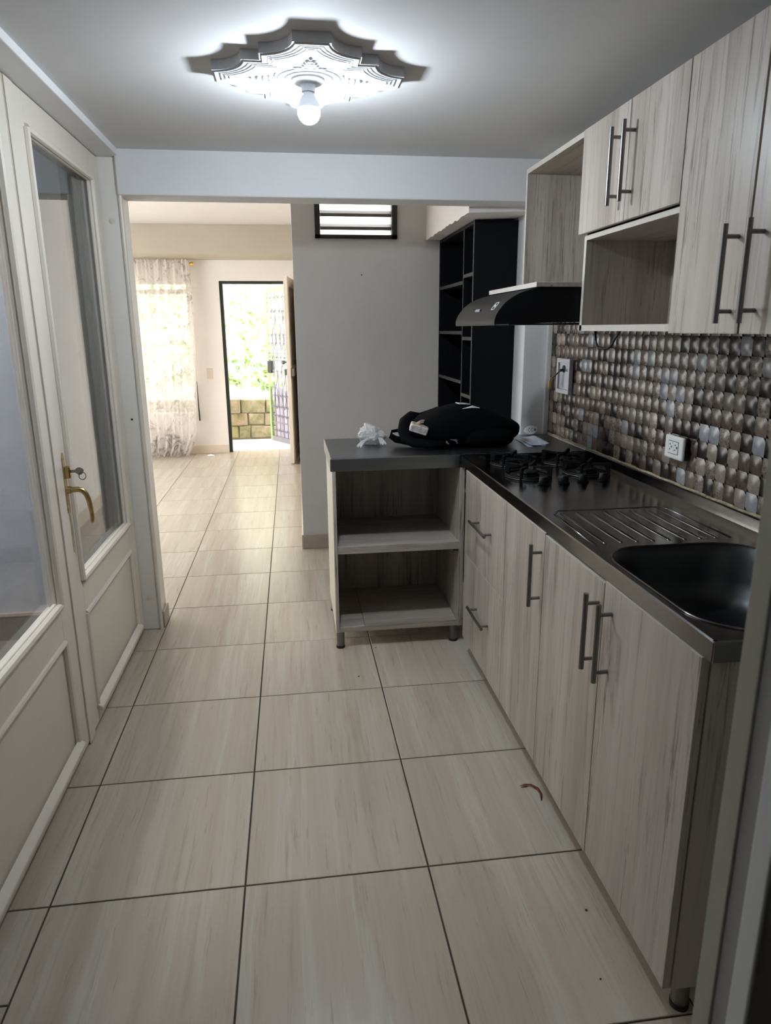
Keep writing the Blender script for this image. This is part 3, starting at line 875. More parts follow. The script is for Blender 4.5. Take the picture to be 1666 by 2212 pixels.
def spiral(cx, cz, r, sgn, up):
    return [(cx + sgn * (r - r * 0.75 * t) * math.cos(up * (PI * 2.6 * t) - up * PI / 2) - 0, 0.008, cz + (r - r * 0.75 * t) * math.sin(up * (PI * 2.6 * t) - up * PI / 2)) for t in [i / 22 for i in range(23)]]
for cz, up_ in ((1.83, 1), (1.66, -1), (1.38, 1), (1.27, -1), (1.105, 1), (0.92, -1), (0.62, 1), (0.48, -1), (0.36, 1), (0.17, -1)):
    for k in range(7):
        cx = 0.035 + (GW - 0.08) * (k + 0.5) / 7
        me = M()
        for sg in (-1, 1):
            me.tube(spiral(cx + sg * 0.024, cz, 0.024, sg, up_), 0.004, 5)
        gp('scroll', me, 'gate_bar', smooth=True)
for z0, z1 in ((1.20, 1.70), (0.45, 1.02)):
    for k in range(3):
        cx = 0.035 + (GW - 0.08) * (2 * k + 1.5) / 7
        me = M()
        for sg in (-1, 1):
            me.tube([(cx + sg * 0.05 * math.sin(PI * 2 * t), 0.01, z0 + (z1 - z0) * t) for t in [i / 14 for i in range(15)]], 0.005, 5)
        gp('twisted_bar', me, 'gate_bar', smooth=True)
gp('lock_box', M().box(GW - 0.12, GW - 0.025, -0.03, 0.03, 0.90, 1.05), 'hole')
gp('lower_sheet', M().grid(lambda u, v: (0.02 + (GW - 0.06) * u, -0.03 - 0.012 * math.sin(u * 14) * (1 - 0.5 * v), 0.06 + (0.66 + 0.03 * math.sin(u * 9)) * v), 24, 8), 'lilac', smooth='all', fix=False)

# ================================================================== base cabinets along the wall
XD = 0.725          # face of the doors
ZB, ZT = 0.084, 0.855
def bar_handle_v(x, y, z0, z1, r=0.0062, off=0.034):
    zc0, zc1 = z0 + 0.035, z1 - 0.035
    me = M().tube([(x - off, y, z0), (x - off, y, z1)], r, 12)
    return me
def add_handle(parent, x, y, z0, z1, off=0.034, horiz=None):
    """bar handle: bar with two stand-offs, one mesh"""
    me = M()
    if horiz:
        y0, y1 = horiz; z = z0
        me.tube([(x - off, y0, z), (x - off, y1, z)], 0.0062, 12)
        for yy in (y0 + 0.028, y1 - 0.028):
            me.tube([(x, yy, z), (x - off, yy, z)], 0.0048, 10)
    else:
        me.tube([(x - off, y, z0), (x - off, y, z1)], 0.0066, 12)
        for zz_ in (z0 + 0.026, z1 - 0.026):
            me.tube([(x, y, zz_), (x - off, y, zz_)], 0.0050, 10)
    return put('handle', me, 'nickel', parent, smooth=True)

def leg(parent, x, y, h=0.086, r=0.019):
    p = put('leg', M().lathe([(0, 0.012), (r, 0.012), (r, h), (0, h)], (x, y, 0), 20), 'nickel', parent, smooth=True)
    put('foot', M().lathe([(0, 0.0), (r + 0.0015, 0.0), (r + 0.0015, 0.012), (0, 0.012)], (x, y, 0), 20), 'hole', p, smooth=True)

def slab(nm, x0, x1, y0, y1, z0, z1, mat, parent, **k):
    return put(nm, M().box(x0, x1, y0, y1, z0, z1), mat, parent, bevel=k.pop('bevel', 0.0012), **k)

def carcass(t, y0, y1, side0=True, side1=True):
    x0, x1 = XD + 0.020, 1.318
    z0, z1 = ZB + 0.002, 0.858
    slab('side_panel', x0, x1, y0, y0 + 0.016, z0, z1, 'wood_z', t)
    slab('side_panel', x0, x1, y1 - 0.016, y1, z0, z1, 'wood_z', t)
    slab('bottom_panel', x0, x1, y0 + 0.016, y1 - 0.016, z0, z0 + 0.016, 'wood_y', t)
    slab('back_panel', x1 - 0.006, x1, y0 + 0.016, y1 - 0.016, z0 + 0.016, z1, 'wood_z', t)
    for yy in (y0 + 0.035, y1 - 0.035):
        leg(t, x0 + 0.045, yy); leg(t, x1 - 0.05, yy)

dc = thing('drawer_cabinet', 'greige wood drawer cabinet with two drawers beside the open shelf unit', 'cabinet', (1.02, 2.55, 0))
carcass(dc, 2.268, 2.842)
for z0, z1, hz in ((0.4885, ZT, 0.685), (ZB, 0.4855, 0.310)):
    d = slab('drawer', XD, XD + 0.018, 2.2655, 2.842, z0, z1, 'wood_z', dc)
    slab('edge_strip', XD + 0.0005, XD + 0.0175, 2.266, 2.8415, z1, z1 + 0.0012, 'edge', d, bevel=0)
    add_handle(d, XD, None, hz, None, horiz=(2.415, 2.640))
sc1 = thing('base_cabinet', 'narrow greige wood base cabinet with a single door next to the drawers', 'cabinet', (1.02, 2.07, 0))
carcass(sc1, 1.883, 2.264)
d = slab('door', XD, XD + 0.018, 1.8825, 2.2625, ZB, ZT, 'wood_z', sc1)
slab('edge_strip', XD + 0.0005, XD + 0.0175, 1.883, 2.262, ZT, ZT + 0.0012, 'edge', d, bevel=0)
add_handle(d, XD, 1.905, 0.617, 0.815)
sc2 = thing('base_cabinet', 'wide greige wood base cabinet with two doors under the sink', 'cabinet', (1.02, 1.47, 0))
carcass(sc2, 1.068, 1.878)
for y0, y1, hy, dz in ((1.4785, 1.8795, 1.503, -0.003), (1.072, 1.4755, 1.430, 0.003)):
    d = slab('door', XD, XD + 0.018, y0, y1, ZB + dz, ZT + dz - 0.002, 'wood_z', sc2)
    slab('edge_strip', XD + 0.0005, XD + 0.0175, y0, y1, ZT + dz - 0.002, ZT + dz - 0.0008, 'edge', d, bevel=0)
    add_handle(d, XD, hy, 0.615, 0.816)

# ================================================================== steel sink top with drainboard and basin
ST = thing('steel_worktop', 'stainless steel sink worktop with drainboard and basin', 'worktop', (1.02, 2.0, 0.86))
SX0, SX1, SY0, SY1, SZ = 0.728, 1.318, 1.045, 2.972, 0.870
me = M()
BY0, BY1, BX0, BX1 = 1.135, 1.675, 0.790, 1.225
bc = ((BX0 + BX1) / 2, (BY0 + BY1) / 2); bh = ((BX1 - BX0) / 2, (BY1 - BY0) / 2)
def rr(hx, hy, r, n=8):
    out = []
    for q0, sx, sy in ((0, 1, 1), (PI / 2, -1, 1), (PI, -1, -1), (3 * PI / 2, 1, -1)):
        for k in range(n + 1):
            q = q0 + PI / 2 * k / n
            out.append((bc[0] + sx * (hx - r) + r * math.cos(q), bc[1] + sy * (hy - r) + r * math.sin(q)))
    return out
inner = rr(bh[0], bh[1], 0.12)
NB = len(inner)
OX0, OX1, OY0, OY1 = SX0 + 0.012, 1.309, SY0 + 0.010, 1.735
def to_rect(p):
    dx, dy = p[0] - bc[0], p[1] - bc[1]
    ts = []
    if dx > 1e-9: ts.append((OX1 - bc[0]) / dx)
    if dx < -1e-9: ts.append((OX0 - bc[0]) / dx)
    if dy > 1e-9: ts.append((OY1 - bc[1]) / dy)
    if dy < -1e-9: ts.append((OY0 - bc[1]) / dy)
    t = min(ts)
    return (bc[0] + dx * t, bc[1] + dy * t)
outer = [to_rect(p) for p in inner]
# snap one ray per corner on to the rectangle's corner
for cx, cyy in ((OX0, OY0), (OX1, OY0), (OX1, OY1), (OX0, OY1)):
    k = min(range(NB), key=lambda i: (outer[i][0] - cx) ** 2 + (outer[i][1] - cyy) ** 2)
    outer[k] = (cx, cyy)
me.add([(x, y, SZ) for x, y in outer] + [(x, y, SZ) for x, y in inner], [(i, (i + 1) % NB, NB + (i + 1) % NB, NB + i) for i in range(NB)])
me.add([(OX0, OY1, SZ), (OX1, OY1, SZ), (OX1, SY1 - 0.014, SZ), (OX0, SY1 - 0.014, SZ)], [(0, 1, 2, 3)])
put('worktop_sheet', me, 'steel', ST)
# raised front rim with a folded lip, near end, wall upstand and far upstand
rim = M()
rim.prism([(SX0, 0.858), (SX0, 0.897), (SX0 + 0.003, 0.900), (SX0 + 0.009, 0.900), (SX0 + 0.016, SZ), (SX0 + 0.006, SZ - 0.006), (SX0 + 0.004, 0.858)], 'y', SY0 + 0.004, SY1)
put('front_lip', rim, 'steel', ST)
put('end_lip', M().prism([(SY0, 0.858), (SY0, 0.897), (SY0 + 0.003, 0.900), (SY0 + 0.008, 0.900), (SY0 + 0.014, SZ), (SY0 + 0.006, SZ - 0.006), (SY0 + 0.004, 0.858)], 'x', SX0 + 0.001, SX1), 'steel', ST)
put('wall_upstand', M().prism([(1.3085, SZ - 0.003), (1.3105, SZ + 0.010), (1.3115, 0.904), (1.315, 0.907), (1.3195, 0.905), (1.3195, SZ - 0.003)], 'y', SY0 + 0.012, SY1), 'steel', ST)
put('far_upstand', M().box(SX0 + 0.012, 1.309, SY1 - 0.014, SY1, SZ - 0.004, 0.900), 'steel', ST)
# basin
bs = M()
prof = [(0.0, 0.0), (0.004, -0.004), (0.012, -0.03), (0.02, -0.09), (0.03, -0.13), (0.055, -0.158), (0.10, -0.168), (0.17, -0.171)]
rings = []
for ins, dz in prof:
    hx, hy = bh[0] - ins, bh[1] - ins
    rings.append([(x, y, SZ + dz) for x, y in rr(hx, hy, max(0.03, min(0.12, hx, hy)))])
vs = [v for r_ in rings for v in r_] + [(bc[0], bc[1], SZ - 0.174)]
fs = []
for i in range(len(rings) - 1):
    for k in range(NB):
        k2 = (k + 1) % NB
        fs.append((i * NB + k, i * NB + k2, (i + 1) * NB + k2, (i + 1) * NB + k))
o_ = (len(rings) - 1) * NB
fs += [(o_ + k, o_ + (k + 1) % NB, len(vs) - 1) for k in range(NB)]
bs.add(vs, fs)
bas = put('basin', bs, 'basin', ST, smooth='all')
put('drain', M().lathe([(0, 0.001), (0.02, 0.0015), (0.036, 0.004), (0.042, 0.002), (0.042, -0.002), (0, -0.002)], (bc[0] + 0.02, bc[1], SZ - 0.1725), 24), 'nickel', bas, smooth=True)
put('basin_rim', M().tube([(x, y, SZ + 0.0005) for x, y in rr(bh[0] + 0.002, bh[1] + 0.002, 0.122)], 0.003, 6, closed=True), 'steel', ST, smooth='all')
# drainboard: pressed border and ribs
put('drainboard_border', M().tube([(0.80, 1.70, SZ - 0.001), (0.81, 2.03, SZ - 0.001), (0.835, 2.072, SZ - 0.001), (1.17, 2.072, SZ - 0.001), (1.20, 2.04, SZ - 0.001), (1.205, 1.72, SZ - 0.001)], 0.0032, 8, flat=(1.6, 1)), 'steel', ST, smooth='all')
for k in range(8):
    x = 0.835 + 0.047 * k
    put('drainboard_rib', M().tube([(x, 1.71, SZ - 0.002), (x, 1.725, SZ), (x, 2.03, SZ + 0.0005), (x, 2.05, SZ - 0.002)], [0.0015, 0.0034, 0.0034, 0.0015], 8, flat=(2.0, 1)), 'steel', ST, smooth='all')

# ================================================================== gas cooktop on the sheet
GC = thing('gas_cooktop', 'black four-burner gas cooktop let into the steel worktop', 'cooktop', (1.04, 2.7, SZ))
for (bx, by, br) in ((0.925, 2.872, 0.082), (0.920, 2.610, 0.092), (1.168, 2.872, 0.092), (1.172, 2.632, 0.092)):
    b = put('burner', M().lathe([(0, 0.001), (br, 0.001), (br, 0.003), (br - 0.006, 0.006), (br - 0.02, 0.004), (0.045, 0.005), (0.043, 0.014), (0, 0.014)], (bx, by, SZ), 36), 'iron', GC, smooth=True)
    put('rim_ring', M().tube([(bx + br * math.cos(q), by + br * math.sin(q), SZ + 0.003) for q in [2 * PI * k / 40 for k in range(40)]], 0.0022, 6, closed=True), 'burner', b, smooth='all')
    put('burner_cap', M().lathe([(0, 0.014), (0.036, 0.014), (0.038, 0.018), (0.034, 0.022), (0, 0.023)], (bx, by, SZ), 28), 'iron', b, smooth=True)
    g = M()
    for k in range(4):
        q = PI / 4 + k * PI / 2 + 0.15
        c_, s_ = math.cos(q), math.sin(q)
        def P(r_, w_, z_):
            return (bx + r_ * c_ - w_ * s_, by + r_ * s_ + w_ * c_, SZ + z_)
        w_ = 0.0045
        pro = [(br + 0.004, 0.001), (br + 0.004, 0.048), (br - 0.006, 0.050), (0.022, 0.044), (0.022, 0.036), (br - 0.022, 0.036), (br - 0.016, 0.028), (br - 0.014, 0.001)]
        v1 = [P(r_, -w_, z_) for r_, z_ in pro]; v2 = [P(r_, w_, z_) for r_, z_ in pro]
        n_ = len(pro)
        g.add(v1 + v2, [tuple(range(n_)), tuple(range(2 * n_ - 1, n_ - 1, -1))] + [(i, (i + 1) % n_, n_ + (i + 1) % n_, n_ + i) for i in range(n_)])
    g.tube([(bx + (br - 0.004) * math.cos(q), by + (br - 0.004) * math.sin(q), SZ + 0.008) for q in [2 * PI * k / 32 for k in range(32)]], 0.005, 6, closed=True)
    put('grate', g, 'iron', GC, bevel=0.001)
for i, kx in enumerate((0.925, 1.010, 1.090, 1.178)):
    put('knob', M().lathe([(0, 0), (0.022, 0), (0.022, 0.006), (0.018, 0.008), (0.0165, 0.028), (0.014, 0.031), (0, 0.031)], (kx, 2.448 + 0.012 * i, SZ + 0.001), 24), 'knob', GC, smooth=True)

# ================================================================== open shelf unit under the second worktop
PU = thing('shelf_unit', 'open greige wood shelf unit on metal legs under the worktop with the backpack', 'shelf unit', (0.44, 3.22, 0))
PX0, PX1, PY0, PY1, PZ0, PZ1 = 0.157, 0.752, 2.960, 3.47, 0.082, 0.842
sp = slab('side_panel', PX0 + 0.003, PX0 + 0.016, PY0, PY1, PZ0, PZ1, 'wood_z', PU)
put('outer_facing', M().box(PX0, PX0 + 0.003, PY0 + 0.002, PY1, PZ0, PZ1), 'side', sp)
slab('side_panel', PX1 - 0.022, PX1, PY0, PY1, PZ0, PZ1, 'wood_z', PU)
slab('back_panel', PX0 + 0.016, PX1 - 0.022, PY1 - 0.01, PY1, PZ0, PZ1, 'wood_z', PU)
sh = slab('shelf', PX0 + 0.016, PX1 - 0.022, PY0 + 0.004, PY1 - 0.01, 0.462, 0.497, 'wood_x', PU)
slab('bottom_panel', PX0 + 0.016, PX1 - 0.022, PY0 + 0.004, PY1 - 0.01, PZ0, PZ0 + 0.018, 'wood_x', PU)
slab('loose_board', PX0 + 0.136, PX1 - 0.023, PY0 + 0.006, PY1 - 0.012, PZ0 + 0.0185, PZ0 + 0.028, 'wood_x', PU)
slab('loose_board', PX0 + 0.017, PX0 + 0.1345, PY0 + 0.006, PY1 - 0.012, PZ0 + 0.0185, PZ0 + 0.025, 'wood_x', PU)
slab('shelf_bracket', PX1 - 0.046, PX1 - 0.0225, PY0 + 0.003, PY0 + 0.02, 0.455, 0.462, 'hole', PU)
for lx in (PX0 + 0.020, PX1 - 0.036):
    leg(PU, lx, PY0 + 0.024, 0.082); leg(PU, lx, PY1 - 0.04, 0.082)

PT = thing('steel_worktop', 'second steel worktop with a deep lip carrying the backpack and bag', 'worktop', (0.73, 3.2, 0.9))
pp = [(0.150, 2.974), (1.320, 2.974), (1.320, 3.498), (1.178, 3.498), (1.178, 3.53), (0.150, 3.53)]
put('top_sheet', M().prism(pp, 'z', 0.8425, 0.900), 'steel_pen', PT, bevel=0.004)
bpy.data.objects['top_sheet'].location.y -= 0.0
put('front_lip', M().box(0.1495, 0.7275, 2.962, 2.9745, 0.8425, 0.8995), 'steel_pen', PT, bevel=0.003)

# ================================================================== backsplash of domed mosaic tiles
BSP = thing('backsplash', 'brown and taupe domed mosaic tile backsplash above the worktop', 'backsplash', (1.32, 2.5, 1.2))
put('tile_bed', M().box(1.3195, 1.3249, 1.00, 3.477, 0.912, 1.527), 'gap', BSP)
random.seed(5)
wm = [wall_tile('dark_brown_tile', (0.018, 0.0105, 0.0072)), wall_tile('umber_tile', (0.060, 0.040, 0.030), (0.14, 0.105, 0.083), 0.5),
      wall_tile('taupe_tile', (0.135, 0.105, 0.085)), wall_tile('taupe_veined_tile', (0.09, 0.068, 0.054), (0.30, 0.25, 0.205), 0.7),
      wall_tile('greige_tile', (0.27, 0.228, 0.19), (0.12, 0.088, 0.066), 0.4), wall_tile('slate_blue_tile', (0.25, 0.262, 0.28))]
PITCH_Y, PITCH_Z = 0.0545, 0.0555
def dome(nseg, hy, hz, h):
    g = M()
    def fn(u, v):
        a, b = 2 * u - 1, 2 * v - 1
        k = max(0.0, (1 - a * a)) * max(0.0, (1 - b * b))
        return (-h * k, a * hy, b * hz)
    g.grid(fn, nseg, nseg)
    return g
src = []
for i, mt in enumerate(wm):
    g = dome(5, PITCH_Y / 2 - 0.0004, PITCH_Z / 2 - 0.0004, 0.0052)
    d = bpy.data.meshes.new('tile_mesh'); d.from_pydata(g.v, [], g.f)
    d.shade_smooth(); d.materials.append(mt)
    src.append(d)
cells = []
NROW = 11
for r in range(NROW):
    for c in range(45):
        y = 3.470 - PITCH_Y * (c + 0.5); z = 0.915 + PITCH_Z * (r + 0.5)
        if z + PITCH_Z / 2 > 1.50 or y < 1.05:
            continue
        if 3.155 < y < 3.327 and 1.13 < z < 1.30 or 2.125 < y < 2.27 and 0.995 < z < 1.085:
            hide = True
        cells.append((y, z))
cells.sort(key=lambda p: (0 if p[0] > 1.62 else 1, (p[0] ** 2 + 1.3)))
wts = [27, 15, 18, 20, 13, 7]
rest = [M() for _ in wm]; used = 0
last = None
for y, z in cells:
    i = random.choices(range(6), wts)[0]
    if used < 298:
        o = bpy.data.objects.new('tile', src[i]); COL.objects.link(o)
        o.parent = BSP; o.location = Vector((1.3195, y, z)) - wloc(BSP); used += 1
    else:
        g = dome(4, PITCH_Y / 2 - 0.0004, PITCH_Z / 2 - 0.0004, 0.0052)
        rest[i].add([(a + 1.3195, b + y, c + z) for a, b, c in g.v], g.f)
allr = M(); mi = []
for i, r in enumerate(rest):
    mi += [i] * len(r.f); allr.add(r.v, r.f)
ro = put('far_tiles', allr, None, BSP, smooth='all', fix=False)
for mt in wm:
    ro.data.materials.append(mt)
for p, i in zip(ro.data.polygons, mi):
    p.material_index = i
ro['kind'] = 'stuff'
put('caulk_joint', M().tube([(1.3195, y, 0.911 + 0.0016 * math.sin(y * 40)) for y in [1.0 + 0.03 * k for k in range(83)]], 0.0052, 6), 'caulk', BSP, smooth='all')

# ================================================================== wall cabinets
XU = 0.981
XB = 1.318
UT = 2.063
UC = thing('wall_cabinet', 'greige wood wall cabinet with two short doors above an open niche', 'cabinet', (1.15, 2.07, 1.43))
slab('side_panel', XU + 0.019, XB, 2.362, 2.380, 1.4327, UT, 'wood_z', UC)
slab('side_panel', XU + 0.019, XB, 1.760, 1.777, 1.4327, UT, 'wood_z', UC)
put('edge_strip', M().box(XU + 0.0175, XU + 0.019, 2.362, 2.380, 1.4327, 1.739), 'edge', UC)
slab('top_panel', XU + 0.019, XB, 1.777, 2.362, UT - 0.018, UT, 'wood_y', UC)
slab('middle_panel', XU + 0.019, XB, 1.777, 2.362, 1.725, 1.740, 'wood_y', UC)
put('edge_strip', M().box(XU + 0.0175, XU + 0.019, 1.777, 2.362, 1.725, 1.740), 'edge', UC)
slab('bottom_panel', XU + 0.019, XB, 1.777, 2.362, 1.4327, 1.4497, 'wood_y', UC)
put('edge_strip', M().box(XU + 0.0175, XU + 0.019, 1.760, 2.380, 1.4317, 1.4507), 'edge', UC)
slab('back_panel', XB - 0.006, XB, 1.777, 2.362, 1.4497, UT - 0.018, 'wood_z', UC)
for y0, y1, hy in ((2.0685, 2.395, 2.110), (1.7615, 2.0657, 2.032)):
    d = slab('door', XU, XU + 0.017, y0, y1, 1.745, UT + 0.002, 'wood_z', UC)
    add_handle(d, XU, hy, 1.791, 2.002)
TC = thing('wall_cabinet', 'tall greige wood wall cabinet with full-height doors and long bar handles', 'cabinet', (1.15, 1.45, 1.42))
slab('side_panel', XU + 0.019, XB, 1.739, 1.756, 1.429, UT, 'wood_z', TC)
slab('side_panel', XU + 0.019, XB, 1.1467, 1.1637, 1.429, UT, 'wood_z', TC)
slab('top_panel', XU + 0.019, XB, 1.1637, 1.739, UT - 0.018, UT, 'wood_y', TC)
slab('bottom_panel', XU + 0.019, XB, 1.1637, 1.739, 1.429, 1.446, 'wood_y', TC)
slab('back_panel', XB - 0.006, XB, 1.1637, 1.739, 1.446, UT - 0.018, 'wood_z', TC)
for y0, y1, hy in ((1.466, 1.757, 1.499), (1.145, 1.459, 1.4145)):
    d = slab('door', XU, XU + 0.017, y0, y1, 1.427, UT + 0.002, 'wood_z', TC)
    add_handle(d, XU, hy, 1.4497, 1.659)
HC = thing('wall_cabinet', 'open greige wood wall cabinet frame above the range hood', 'cabinet', (1.15, 2.67, 1.59))
slab('side_panel', XU + 0.0015, XB, 2.952, 2.967, 1.595, UT - 0.018, 'wood_z', HC)
put('edge_strip', M().box(XU, XU + 0.0015, 2.952, 2.967, 1.595, UT - 0.018), 'edge', HC)
slab('top_panel', XU + 0.0015, XB, 2.382, 2.967, UT - 0.018, UT, 'wood_y', HC)
put('edge_strip', M().box(XU, XU + 0.0015, 2.395, 2.967, UT - 0.018, UT), 'edge', HC)
slab('back_panel', XB - 0.006, XB, 2.395, 2.952, 1.595, UT - 0.018, 'wood_z', HC)
slab('hood_board', 0.8397, XB, 2.382, 2.967, 1.578, 1.594, 'wood_y', HC)
put('edge_strip', M().box(0.8383, 0.8397, 2.382, 2.967, 1.578, 1.594), 'edge', HC)
# ---- range hood
RH = thing('range_hood', 'black range hood with curved charcoal front above the burners', 'range hood', (1.0, 2.67, 1.45))
cur = [(0.6978, 1.4516), (0.6959, 1.4591), (0.6964, 1.4704), (0.7016, 1.4864), (0.7129, 1.5044), (0.7308, 1.5261), (0.7544, 1.5440), (0.7827, 1.5586), (0.8129, 1.5685), (0.8487, 1.5765)]
fc = M()
n_ = len(cur)
for y in (2.387, 2.964):
    fc.v += [(x, y, z) for x, z in cur]
    fc.v += [(x + 0.004 if i < 4 else x + 0.002, y, z - 0.003 if i > 3 else z) for i, (x, z) in enumerate(cur)]
k_ = 2 * n_
for i in range(n_ - 1):
    fc.f += [(i, i + 1, k_ + i + 1, k_ + i), (n_ + i, k_ + n_ + i, k_ + n_ + i + 1, n_ + i + 1), (i, n_ + i, n_ + i + 1, i + 1), (k_ + i, k_ + i + 1, k_ + n_ + i + 1, k_ + n_ + i)]
fc.f += [(0, k_, k_ + n_, n_), (n_ - 1, 2 * n_ - 1, k_ + 2 * n_ - 1, k_ + n_ - 1)]
front = put('curved_front', fc, 'hood', RH, smooth=50)
body = [(x + 0.006, z) for x, z in cur[1:]] + [(0.8487, 1.577), (1.312, 1.577), (1.312, 1.4687), (0.7035, 1.4553)]
put('hood_body', M().prism(body, 'y', 2.386, 2.965), 'hood_side', RH)
def on_hood(x):
    for (xa, za), (xb, zb) in zip(cur[1:], cur[2:]):
        if xa <= x <= xb:
            t = (x - xa) / (xb - xa)
            return za + (zb - za) * t
    return 1.5
def hp3(s, y, lift=0.0012):
    """point on the curved front: s is the depth, y along the hood"""
    z = on_hood(s); dz = (on_hood(s + 0.004) - on_hood(s - 0.004)) / 0.008
    nn = Vector((-dz, 0, 1)).normalized()
    return Vector((s, y, z)) + nn * lift
for k in range(5):
    c = hp3(0.714, 2.630 + 0.016 * k, 0.002)
    me = M().box(-0.0045, 0.0045, -0.0016, 0.0016, -0.003, 0.0035)
    R_ = Matrix.Rotation(-0.82, 4, 'Y')
    me.v = [tuple((R_ @ Vector(v)) + c) for v in me.v]
    put('button', me, 'white_cool' if k else 'hole', front, bevel=0.0006)
emb = M()
ce, he, we = 0.7245, 0.0105, 0.019
loop = []
for a, b in ((-1, -0.6), (-0.75, -1), (0.75, -1), (1, -0.6), (1, 0.6), (0.75, 1), (-0.75, 1), (-1, 0.6)):
    loop.append(hp3(ce + he * b, 2.476 + we * a, 0.0012))
emb.tube(loop, 0.0011, 6, closed=True)
leafp = [(-0.55, -0.1), (-0.1, -0.55), (0.1, -0.2), (0.55, -0.05), (0.2, 0.25), (0.05, 0.55), (-0.15, 0.2)]
pts = [hp3(ce + he * b, 2.476 + we * a, 0.0016) for a, b in leafp]
emb.add(pts, [tuple(range(len(pts)))])
put('emblem', emb, 'white_print', front)
put('grease_filter', M().box(0.76, 1.25, 2.43, 2.92, 1.4535, 1.4585), 'black_edge', RH)
# ---- dark tall shelving against the nook wall
BU = thing('shelving_unit', 'tall black open shelving unit in the nook behind the backpack', 'shelf unit', (1.06, 4.1, 0))
BX0_, BX1_ = 0.950, 1.178
slab('side_panel', BX0_, BX1_, 3.662, 3.682, 0.0, 1.972, 'black', BU)
slab('side_panel', BX0_, BX1_, 4.50, 4.518, 0.0, 1.972, 'black', BU)
slab('upright', BX0_ + 0.003, BX1_, 3.886, 3.902, 0.018, 1.954, 'black', BU)
slab('top_panel', BX0_, BX1_, 3.682, 4.50, 1.954, 1.972, 'black', BU)
slab('bottom_panel', BX0_, BX1_, 3.682, 4.50, 0.0, 0.018, 'black', BU)
put('back_panel', M().box(BX1_ - 0.004, BX1_, 3.682, 4.50, 0.018, 1.954), 'black', BU)
put('edge_strip', M().box(BX0_ - 0.001, BX0_, 3.6625, 3.6815, 0.0, 1.972), 'black_edge', BU)
put('edge_strip', M().box(BX0_ + 0.002, BX0_ + 0.003, 3.887, 3.901, 0.02, 1.954), 'black_edge', BU)
for z, y0, y1 in ((1.685, 3.902, 4.50), (1.418, 3.902, 4.50), (1.146, 3.902, 4.50), (0.60, 3.902, 4.50), (1.715, 3.682, 3.886), (1.388, 3.682, 3.886), (1.08, 3.682, 3.886), (0.55, 3.682, 3.886)):
    s_ = slab('shelf', BX0_ + 0.003, BX1_ - 0.004, y0, y1, z - 0.009, z + 0.009, 'black', BU)
    put('edge_strip', M().box(BX0_ + 0.001, BX0_ + 0.003, y0 + 0.001, y1 - 0.001, z - 0.009, z + 0.009), 'black_edge', s_)

# ================================================================== ceiling rose and lamp
RX, RY, RZ = 0.086, 2.297, 2.152
CR = thing('ceiling_rose', 'white moulded plaster ceiling rose with stepped outline around the bulb', 'ceiling rose', (RX, RY, ZC))
def rose_outline(k=1.0, ins=0.0):
    q = []
    h, f, st, ar = 0.275, 0.050, 0.138, 0.188
    def arc(a, b, c, n=7):
        out = []
        a0 = math.atan2(a[1] - c[1], a[0] - c[0]); b0 = math.atan2(b[1] - c[1], b[0] - c[0])
        ra = math.hypot(a[0] - c[0], a[1] - c[1]); rb = math.hypot(b[0] - c[0], b[1] - c[1])
        d = (b0 - a0 + PI) % (2 * PI) - PI
        for i in range(n + 1):
            t = i / n
            r_ = ra + (rb - ra) * t
            out.append((c[0] + r_ * math.cos(a0 + d * t), c[1] + r_ * math.sin(a0 + d * t)))
        return out
    quad = arc((f, h), (st, ar), (st + 0.005, h)) + [(st, st), ] + arc((ar, st), (h, f), (h, st + 0.005))
    pts = []
    for r_ in range(4):
        c_, s_ = math.cos(-PI / 2 * r_), math.sin(-PI / 2 * r_)
        pts += [(x * c_ - y * s_, x * s_ + y * c_) for x, y in quad]
    if ins:
        # move every corner inwards along its own bisector
        n = len(pts); out = []
        for i in range(n):
            a, b, c = Vector(pts[i - 1]), Vector(pts[i]), Vector(pts[(i + 1) % n])
            e1 = (b - a).normalized(); e2 = (c - b).normalized()
            n1 = Vector((e1.y, -e1.x)); n2 = Vector((e2.y, -e2.x))
            bb = (n1 + n2)
            bb = bb / max(0.35, (1 + n1.dot(n2))) if bb.length > 1e-6 else n1
            out.append(tuple(b + bb * ins))
        pts = out
    return [(RX + x * k, RY + y * k) for x, y in pts]
ol = rose_outline()
put('plate', M().prism(ol, 'z', RZ, ZC - 0.0005), 'white_hi', CR)
for ins, r_ in ((0.009, 0.0042), (0.024, 0.0026), (0.036, 0.0026), (0.047, 0.0024)):
    put('border_moulding', M().tube([(x, y, RZ) for x, y in rose_outline(1.0, ins)], r_, 6, closed=True), 'white_hi', CR, smooth=50)
for r_, t_ in ((0.066, 0.006), (0.090, 0.004)):
    put('ring_moulding', M().tube([(RX + r_ * math.cos(q), RY + r_ * math.sin(q), RZ) for q in [2 * PI * k / 40 for k in range(40)]], t_, 8, closed=True), 'white_hi', CR, smooth='all')
for k in range(4):
    q0 = PI / 2 * k
    o = M()
    def P(r_, s_):
        return (RX + r_ * math.cos(q0) - s_ * math.sin(q0), RY + r_ * math.sin(q0) + s_ * math.cos(q0), RZ)
    for r_, s_, a_ in ((0.108, 0, 0.011), (0.128, 0, 0.010), (0.148, 0, 0.009), (0.166, 0, 0.006), (0.112, 0.018, 0.008), (0.112, -0.018, 0.008),
                       (0.130, 0.014, 0.007), (0.130, -0.014, 0.007), (0.147, 0.010, 0.006), (0.147, -0.010, 0.006)):
        o.ball(P(r_, s_), (a_, a_, 0.0065), 8, 6)
    for sg in (-1, 1):
        o.tube([P(0.098 - 0.004 * t, sg * (0.018 + 0.030 * t)) for t in [i / 6 for i in range(7)]], [0.005, 0.006, 0.005, 0.004, 0.006, 0.005, 0.002], 6)
    put('leaf_ornament', o, 'white_hi', CR, smooth='all')
